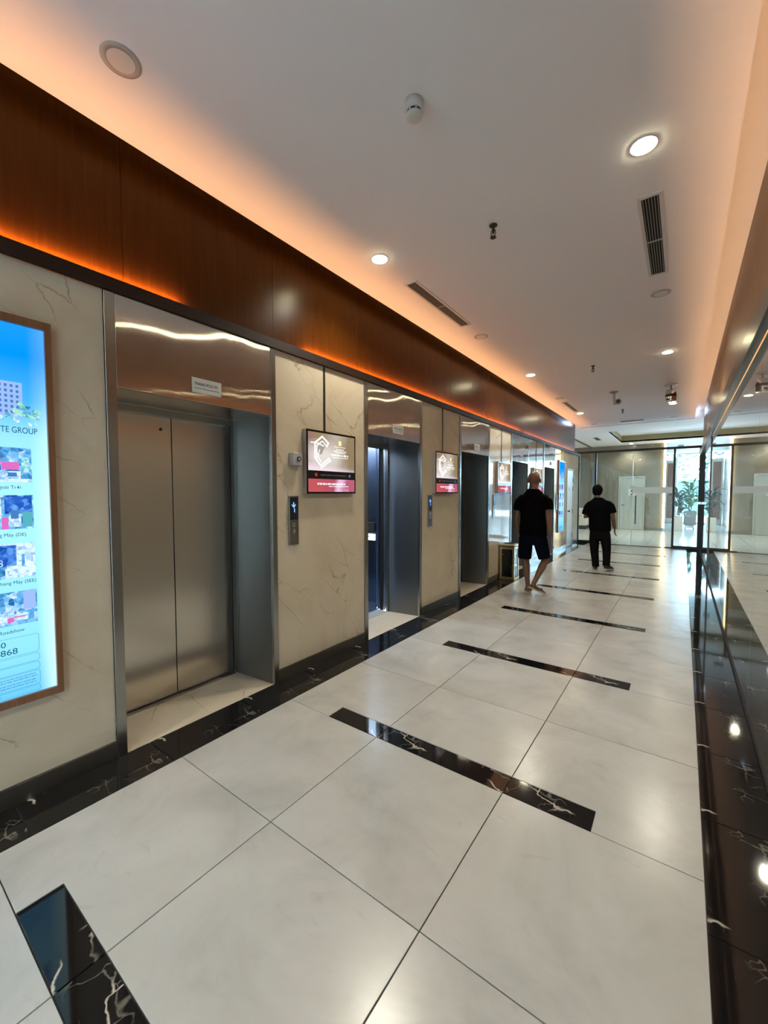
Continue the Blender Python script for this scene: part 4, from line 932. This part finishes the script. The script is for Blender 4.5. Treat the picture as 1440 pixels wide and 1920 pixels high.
# ------------------------------------------------------------------ people
def hand(bm, w, d, s, curl=0.35, fwdv=Vector((0, 1, 0))):
    """relaxed hand hanging from wrist w along d; s = +1/-1 the side the thumb lies to (towards fwdv)"""
    d = Vector(d).normalized(); f = (fwdv-d*fwdv.dot(d)).normalized(); n = d.cross(f)*s
    loft(bm, [(w-d*0.02, 0.020, 0.026, d, n), (w+d*0.03, 0.014, 0.036, d, n), (w+d*0.085, 0.013, 0.041, d, n), (w+d*0.10, 0.010, 0.036, d, n)], 12)
    for k, (off, L) in enumerate(((0.030, 0.072), (0.010, 0.080), (-0.010, 0.075), (-0.029, 0.060))):
        b = w+d*0.090+f*off; c = curl*(1+0.15*k)
        p1 = b+(d*cos(c*0.5)+n*sin(c*0.5)*-1)*L*0.45; p2 = p1+(d*cos(c*1.2)-n*sin(c*1.2))*L*0.35; p3 = p2+(d*cos(c*2)-n*sin(c*2))*L*0.25
        loft(bm, [(b, .0092, .0092), (p1, .0088, .0088), (p2, .0080, .0080), (p3, .0062, .0062)], 8)
    b = w+d*0.025+f*0.028; p1 = b+(d*0.6+f*0.65).normalized()*0.035; p2 = p1+(d*0.9+f*0.25).normalized()*0.030
    loft(bm, [(b, .012, .012), (p1, .0105, .0105), (p2, .0075, .0075)], 8)
def head(bm0, c, k=1.0):
    bm = BM(); x, y, z = 0, 0, 0
    ball(bm, (x, y-0.012, z+0.025), 0.080, 0.098, 0.098, 22); ball(bm, (x, y+0.022, z-0.045), 0.062, 0.072, 0.078, 18)
    loft(bm, [((x, y+0.05, z-0.118), 0.026, 0.022, (0, 0, 1)), ((x, y+0.048, z-0.085), 0.046, 0.040, (0, 0, 1)), ((x, y+0.03, z-0.03), 0.058, 0.06, (0, 0, 1))], 14)
    loft(bm, [((x, y+0.082, z+0.02), 0.008, 0.012, (0, 0, -1)), ((x, y+0.106, z-0.028), 0.015, 0.016, (0, 0, -1)), ((x, y+0.088, z-0.042), 0.012, 0.012, (0, 0, -1))], 10)
    ball(bm, (x, y+0.082, z+0.030), 0.055, 0.014, 0.014, 12); ball(bm, (x, y+0.084, z-0.068), 0.026, 0.012, 0.010, 12)
    for s in (-1, 1): ball(bm, (x+s*0.084, y-0.004, z-0.012), 0.010, 0.022, 0.034, 12, Matrix.Rotation(s*0.25, 3, 'Z'))
    bmesh.ops.transform(bm, verts=bm.verts, matrix=Matrix.Translation(c) @ Matrix.Diagonal((k, k, k, 1)))
    me = bpy.data.meshes.new('tmp'); bm.to_mesh(me); bm.free(); bm0.from_mesh(me); bpy.data.meshes.remove(me)
def eyes(parent, c, hair_col):
    for s in (-1, 1):
        obj('eye', ball(BM(), (c[0]+s*0.032, c[1]+0.085, c[2]+0.010), 0.012, 0.010, 0.008, 12), plain('eye_white', (0.7, 0.68, 0.64), 0.3), parent, True)
def limb(bm, pts, n=14):
    loft(bm, [(Vector(p), r, r2) for p, r, r2 in pts], n)
SKIN1 = plain('skin_tan', (0.19, 0.095, 0.052), 0.5, var=0.08, scale=20); SKIN2 = plain('skin_brown', (0.15, 0.078, 0.044), 0.5, var=0.08, scale=20)
TEE = plain('black_jersey', (0.0025, 0.0022, 0.0026), 0.85, var=0.2, Specular_IOR_Level=0.06); NAVY = plain('navy_cloth', (0.0030, 0.0042, 0.012), 0.85, var=0.2, Specular_IOR_Level=0.06); POLO = plain('black_pique', (0.0020, 0.0025, 0.0038), 0.85, var=0.2, Specular_IOR_Level=0.06)
TROUS = plain('charcoal_cloth', (0.0075, 0.007, 0.0062), 0.85, var=0.2, Specular_IOR_Level=0.06); SOLE = plain('tan_rubber', (0.52, 0.40, 0.24), 0.7); STRAPM = plain('dark_strap', (0.04, 0.03, 0.025), 0.7); SHOE = plain('dark_canvas', (0.03, 0.03, 0.03), 0.8); SOLEW = plain('pale_rubber', (0.42, 0.40, 0.37), 0.7); HAIR = plain('black_hair', (0.003, 0.003, 0.003), 0.7, Specular_IOR_Level=0.1)

def person(origin, label, cfg):
    ox, oy = origin
    V = lambda p: Vector((ox+p[0], oy+p[1], p[2]))
    t = thing('person', label, 'person', (ox, oy, 0))
    # --- skin body: one continuous surface
    bm = BM(); hc = V(cfg['head']); head(bm, hc, cfg.get('hk', 1.0))
    nb = V(cfg['neck'])
    loft(bm, [(hc+Vector((0, -0.02, -0.05)), 0.060, 0.064, (0, 0, 1)), (hc+Vector((0, -0.022, -0.11)), 0.061, 0.064, (0, 0, 1)), (nb, 0.068, 0.068, (0, 0, 1)), (nb+Vector((0, 0, -0.06)), 0.10, 0.075, (0, 0, 1))], 16)
    def torso(b, grow):
        loft(b, [(V(p), rx+grow, ry+grow, (0, 0, 1)) for p, rx, ry in cfg['torso']], 24)
    torso(bm, 0)
    for side in ('L', 'R'):
        a = cfg['arm'+side]; sh, el, wr = V(a[0]), V(a[1]), V(a[2])
        loft(bm, [(sh+(sh-el).normalized()*0.02, 0.048, 0.050), (sh.lerp(el, .35), 0.046, 0.048), (sh.lerp(el, .8), 0.038, 0.040), (el, 0.035, 0.037), (el.lerp(wr, .3), 0.037, 0.037), (el.lerp(wr, .75), 0.028, 0.029), (wr, 0.023, 0.026)], 14)
        hand(bm, wr, a[3], a[4], a[5])
        l = cfg['leg'+side]; hip, kn, an = V(l[0]), V(l[1]), V(l[2])
        k = cfg.get('legk', 1.0)
        loft(bm, [(hip+Vector((0, 0, 0.03)), 0.088*k, 0.09*k), (hip.lerp(kn, .35), 0.080*k, 0.084*k), (hip.lerp(kn, .8), 0.060*k, 0.062*k), (kn, 0.054*k, 0.056*k), (kn.lerp(an, .28), 0.054*k, 0.060*k), (kn.lerp(an, .7), 0.037*k, 0.039*k), (an, 0.033, 0.034)], 16)
        he, to = V(l[3]), V(l[4]); fd = (to-he).normalized()
        ball(bm, an+Vector((0, 0, -0.015)), 0.036, 0.038, 0.036, 12)
        loft(bm, [(he+Vector((0, 0, 0.030))-fd*0.0, 0.028, 0.026, fd), (he+fd*0.05+Vector((0, 0, 0.040)), 0.034, 0.036, fd), (he+fd*0.13+Vector((0, 0, 0.028)), 0.042, 0.024, fd), (he+fd*0.20+Vector((0, 0, 0.020)), 0.044, 0.015, fd), (he+fd*0.235+Vector((0, 0, 0.018)), 0.030, 0.010, fd)], 14)
        loft(bm, [(an, 0.034, 0.036), (he+fd*0.075+Vector((0, 0, 0.035)), 0.034, 0.034)], 12)
        sv = fd.cross(Vector((0, 0, 1))).normalized(); 
        for q, (off, L, rr) in enumerate(((-0.030, 0.035, .012), (-0.010, 0.032, .009), (0.006, 0.028, .0085), (0.020, 0.022, .008), (0.032, 0.015, .0075))):
            sgn = 1 if side == 'L' else -1
            b0 = he+fd*0.215+sv*(-off)*sgn*-1+Vector((0, 0, 0.016)); tube(bm, [b0, b0+fd*L], rr, 8)
    body = obj('body', bm, cfg['skin'], t, True); remesh(body, 0.0068, 4)
    eyes(t, hc, HAIR)
    # --- upper garment
    bm = BM()
    loft(bm, [(V(p), rx, ry, (0, 0, 1)) for p, rx, ry in cfg['shirt']], 28)
    for side in ('L', 'R'):
        a = cfg['arm'+side]; sh, el = V(a[0]), V(a[1]); e = V(cfg['sleeve'+side])
        loft(bm, [(sh+(Vector((ox, oy, sh.z))-sh)*0.45+Vector((0, 0, 0.012)), 0.062, 0.075), (sh+(Vector((ox, oy, sh.z))-sh)*0.16+Vector((0, 0, 0.002)), 0.064, 0.074), (sh.lerp(e, .22), 0.066, 0.074), (sh.lerp(e, .6), 0.070, 0.073), (e, 0.067, 0.070)], 18)
    sht = obj('shirt', bm, cfg['shirtm'], t, True); remesh(sht, 0.010, 6)
    if 'collar' in cfg: obj('collar', loft(BM(), [(nb+Vector((0, -.004, -0.028)), 0.080, 0.082, (0, 0, 1)), (nb+Vector((0, -.004, 0.012)), 0.067, 0.070, (0, 0, 1))], 20), cfg['shirtm'], t, True)
    # --- lower garment
    bm = BM()
    loft(bm, [(V(p), rx, ry, (0, 0, 1)) for p, rx, ry in cfg['hips']], 24)
    for side in ('L', 'R'): loft(bm, [(V(p), rx, ry, None) for p, rx, ry in cfg['trouser'+side]], 18)
    lo = obj(cfg['lowname'], bm, cfg['lowm'], t, True); remesh(lo, 0.010, 5)
    # --- footwear
    for side in ('L', 'R'):
        l = cfg['leg'+side]; he, to = V(l[3]), V(l[4]); fd = (to-he).normalized(); sv = fd.cross(Vector((0, 0, 1))).normalized(); nv = sv.cross(fd)
        out = [(-.028, -.035), (-.045, -.01), (-.045, .06), (-.042, .12), (-.052, .19), (-.045, .24), (-.015, .262), (.02, .262), (.048, .24), (.053, .19), (.040, .12), (.042, .06), (.042, -.01), (.028, -.035)]
        bm = BM()
        lo_ = [bm.verts.new(he+sv*a+fd*b-nv*0.010) for a, b in out]; hi_ = [bm.verts.new(he+sv*a+fd*b+nv*0.010) for a, b in out]
        bm.faces.new(lo_); bm.faces.new(hi_)
        for i in range(len(out)): bm.faces.new((lo_[i], lo_[(i+1) % len(out)], hi_[(i+1) % len(out)], hi_[i]))
        if cfg['shoes']:
            f = obj('shoe_sole', bm, SOLEW, t)
            b2 = BM(); loft(b2, [(he-fd*0.032+nv*0.045, 0.028, 0.040, fd, sv), (he+fd*0.01+nv*0.055, 0.040, 0.052, fd, sv), (he+fd*0.09+nv*0.050, 0.044, 0.050, fd, sv), (he+fd*0.17+nv*0.034, 0.048, 0.032, fd, sv), (he+fd*0.235+nv*0.026, 0.044, 0.022, fd, sv), (he+fd*0.262+nv*0.022, 0.022, 0.012, fd, sv)], 16)
            obj('shoe', b2, SHOE, t, True)
        else:
            f = obj('flip_flop', bm, SOLE, t)
            b2 = BM(); tip = he+fd*0.205+nv*0.012
            for s in (-1, 1): tube(b2, [tip, he+fd*0.16+sv*s*0.035+nv*0.052, he+fd*0.07+sv*s*0.047+nv*0.012], 0.008, 8)
            obj('strap', b2, STRAPM, f)
    if cfg['hair']:
        bm = BM(); ball(bm, hc+Vector((0, -0.020, 0.040)), 0.090, 0.105, 0.098, 22); ball(bm, hc+Vector((0, -0.045, -0.02)), 0.083, 0.070, 0.070, 18); ball(bm, hc+Vector((0, 0.045, 0.085)), 0.070, 0.050, 0.042, 14)
        for s in (-1, 1): ball(bm, hc+Vector((s*0.078, 0.0, 0.030)), 0.014, 0.045, 0.045, 12)
        hr = obj('hair', bm, HAIR, t, True); remesh(hr, 0.009, 3)
    return t
person((-1.80, 6.25), 'bald man in a black t-shirt, navy shorts and flip-flops walking away', dict(
    skin=SKIN1, shirtm=TEE, lowm=NAVY, lowname='shorts', shoes=False, hair=False, hk=1.09, head=(0.0, 0.02, 1.690), neck=(-0.005, -0.01, 1.555),
    torso=[((0, 0, 0.84), 0.150, 0.105), ((0, 0, 0.95), 0.158, 0.112), ((0, 0, 1.08), 0.150, 0.105), ((0, 0, 1.25), 0.165, 0.110), ((0, 0, 1.38), 0.175, 0.105), ((0, -0.005, 1.47), 0.140, 0.080), ((0, -0.01, 1.53), 0.075, 0.062)],
    armL=((-0.200, 0.0, 1.415), (-0.238, -0.03, 1.12), (-0.228, 0.07, 0.88), (0.02, 0.25, -1), 1, 0.35), armR=((0.200, 0.0, 1.415), (0.232, -0.05, 1.12), (0.270, -0.03, 0.86), (0.02, 0.12, -1), -1, 0.35),
    sleeveL=(-0.232, -0.015, 1.235), sleeveR=(0.232, -0.025, 1.255),
    shirt=[((0.0, 0, 0.865), 0.205, 0.150), ((0, 0, 0.98), 0.198, 0.148), ((0, 0, 1.12), 0.190, 0.140), ((0, 0, 1.28), 0.196, 0.138), ((0, 0, 1.38), 0.205, 0.130), ((0, -0.005, 1.445), 0.180, 0.108), ((0, -0.01, 1.508), 0.128, 0.088), ((0, -0.01, 1.560), 0.080, 0.076)],
    hips=[((0.0, 0, 0.93), 0.185, 0.135), ((0, 0, 0.82), 0.198, 0.145), ((0.005, 0, 0.73), 0.190, 0.135)],
    trouserL=[((-0.10, 0, 0.82), 0.105, 0.12), ((-0.112, 0.005, 0.68), 0.103, 0.11), ((-0.120, 0.01, 0.505), 0.096, 0.10)],
    trouserR=[((0.10, 0, 0.82), 0.105, 0.12), ((0.135, 0.005, 0.68), 0.098, 0.11), ((0.172, 0.0, 0.525), 0.084, 0.098)],
    legL=((-0.10, 0, 0.86), (-0.112, 0.03, 0.47), (-0.055, -0.02, 0.085), (-0.050, -0.065, 0.010), (-0.095, 0.165, 0.010)),
    legR=((0.10, 0, 0.86), (0.172, 0.03, 0.49), (0.080, -0.22, 0.175), (0.050, -0.235, 0.120), (0.185, -0.050, 0.022))))
person((-1.30, 8.85), 'dark haired man in a black polo shirt and charcoal trousers walking ahead', dict(
    skin=SKIN2, shirtm=POLO, lowm=TROUS, lowname='trousers', shoes=True, hair=True, collar=True, head=(-0.040, 0.02, 1.530), neck=(-0.022, -0.01, 1.400),
    torso=[((0.01, 0, 0.72), 0.150, 0.105), ((0.01, 0, 0.84), 0.160, 0.115), ((0.005, 0, 0.98), 0.152, 0.110), ((0, 0, 1.13), 0.160, 0.110), ((0, 0, 1.26), 0.168, 0.104), ((-0.005, -0.005, 1.34), 0.135, 0.080), ((-0.015, -0.01, 1.39), 0.075, 0.062)],
    armL=((-0.190, 0.0, 1.280), (-0.235, -0.06, 1.03), (-0.150, 0.15, 1.07), (0.35, 0.9, 0.15), -1, 0.6), armR=((0.185, 0.0, 1.285), (0.240, -0.03, 1.02), (0.265, 0.03, 0.83), (0.0, 0.2, -1), -1, 0.4),
    sleeveL=(-0.238, -0.05, 1.075), sleeveR=(0.238, -0.025, 1.115),
    shirt=[((0.020, 0, 0.765), 0.190, 0.148), ((0.015, 0, 0.87), 0.194, 0.150), ((0.008, 0, 1.00), 0.190, 0.145), ((0, 0, 1.15), 0.193, 0.140), ((0, 0, 1.25), 0.200, 0.130), ((-0.006, -0.005, 1.315), 0.176, 0.106), ((-0.015, -0.01, 1.365), 0.126, 0.086), ((-0.02, -0.01, 1.405), 0.080, 0.074)],
    hips=[((0.015, 0, 0.83), 0.172, 0.132), ((0.018, 0, 0.72), 0.178, 0.140), ((0.02, 0, 0.62), 0.172, 0.130)],
    trouserL=[((-0.065, 0, 0.70), 0.098, 0.115), ((-0.078, 0.01, 0.55), 0.090, 0.10), ((-0.072, 0.015, 0.38), 0.076, 0.085), ((-0.050, 0.0, 0.18), 0.066, 0.076), ((-0.038, -0.01, 0.060), 0.064, 0.078)],
    trouserR=[((0.105, 0, 0.70), 0.098, 0.115), ((0.125, 0.01, 0.55), 0.090, 0.10), ((0.140, 0.01, 0.40), 0.076, 0.086), ((0.152, -0.05, 0.22), 0.066, 0.076), ((0.152, -0.09, 0.105), 0.064, 0.078)],
    legk=0.85,
    legL=((-0.065, 0, 0.74), (-0.072, 0.02, 0.40), (-0.038, -0.01, 0.085), (-0.040, -0.05, 0.012), (-0.075, 0.18, 0.012)),
    legR=((0.105, 0, 0.74), (0.140, 0.02, 0.41), (0.152, -0.10, 0.125), (0.150, -0.125, 0.050), (0.215, 0.09, 0.020))))
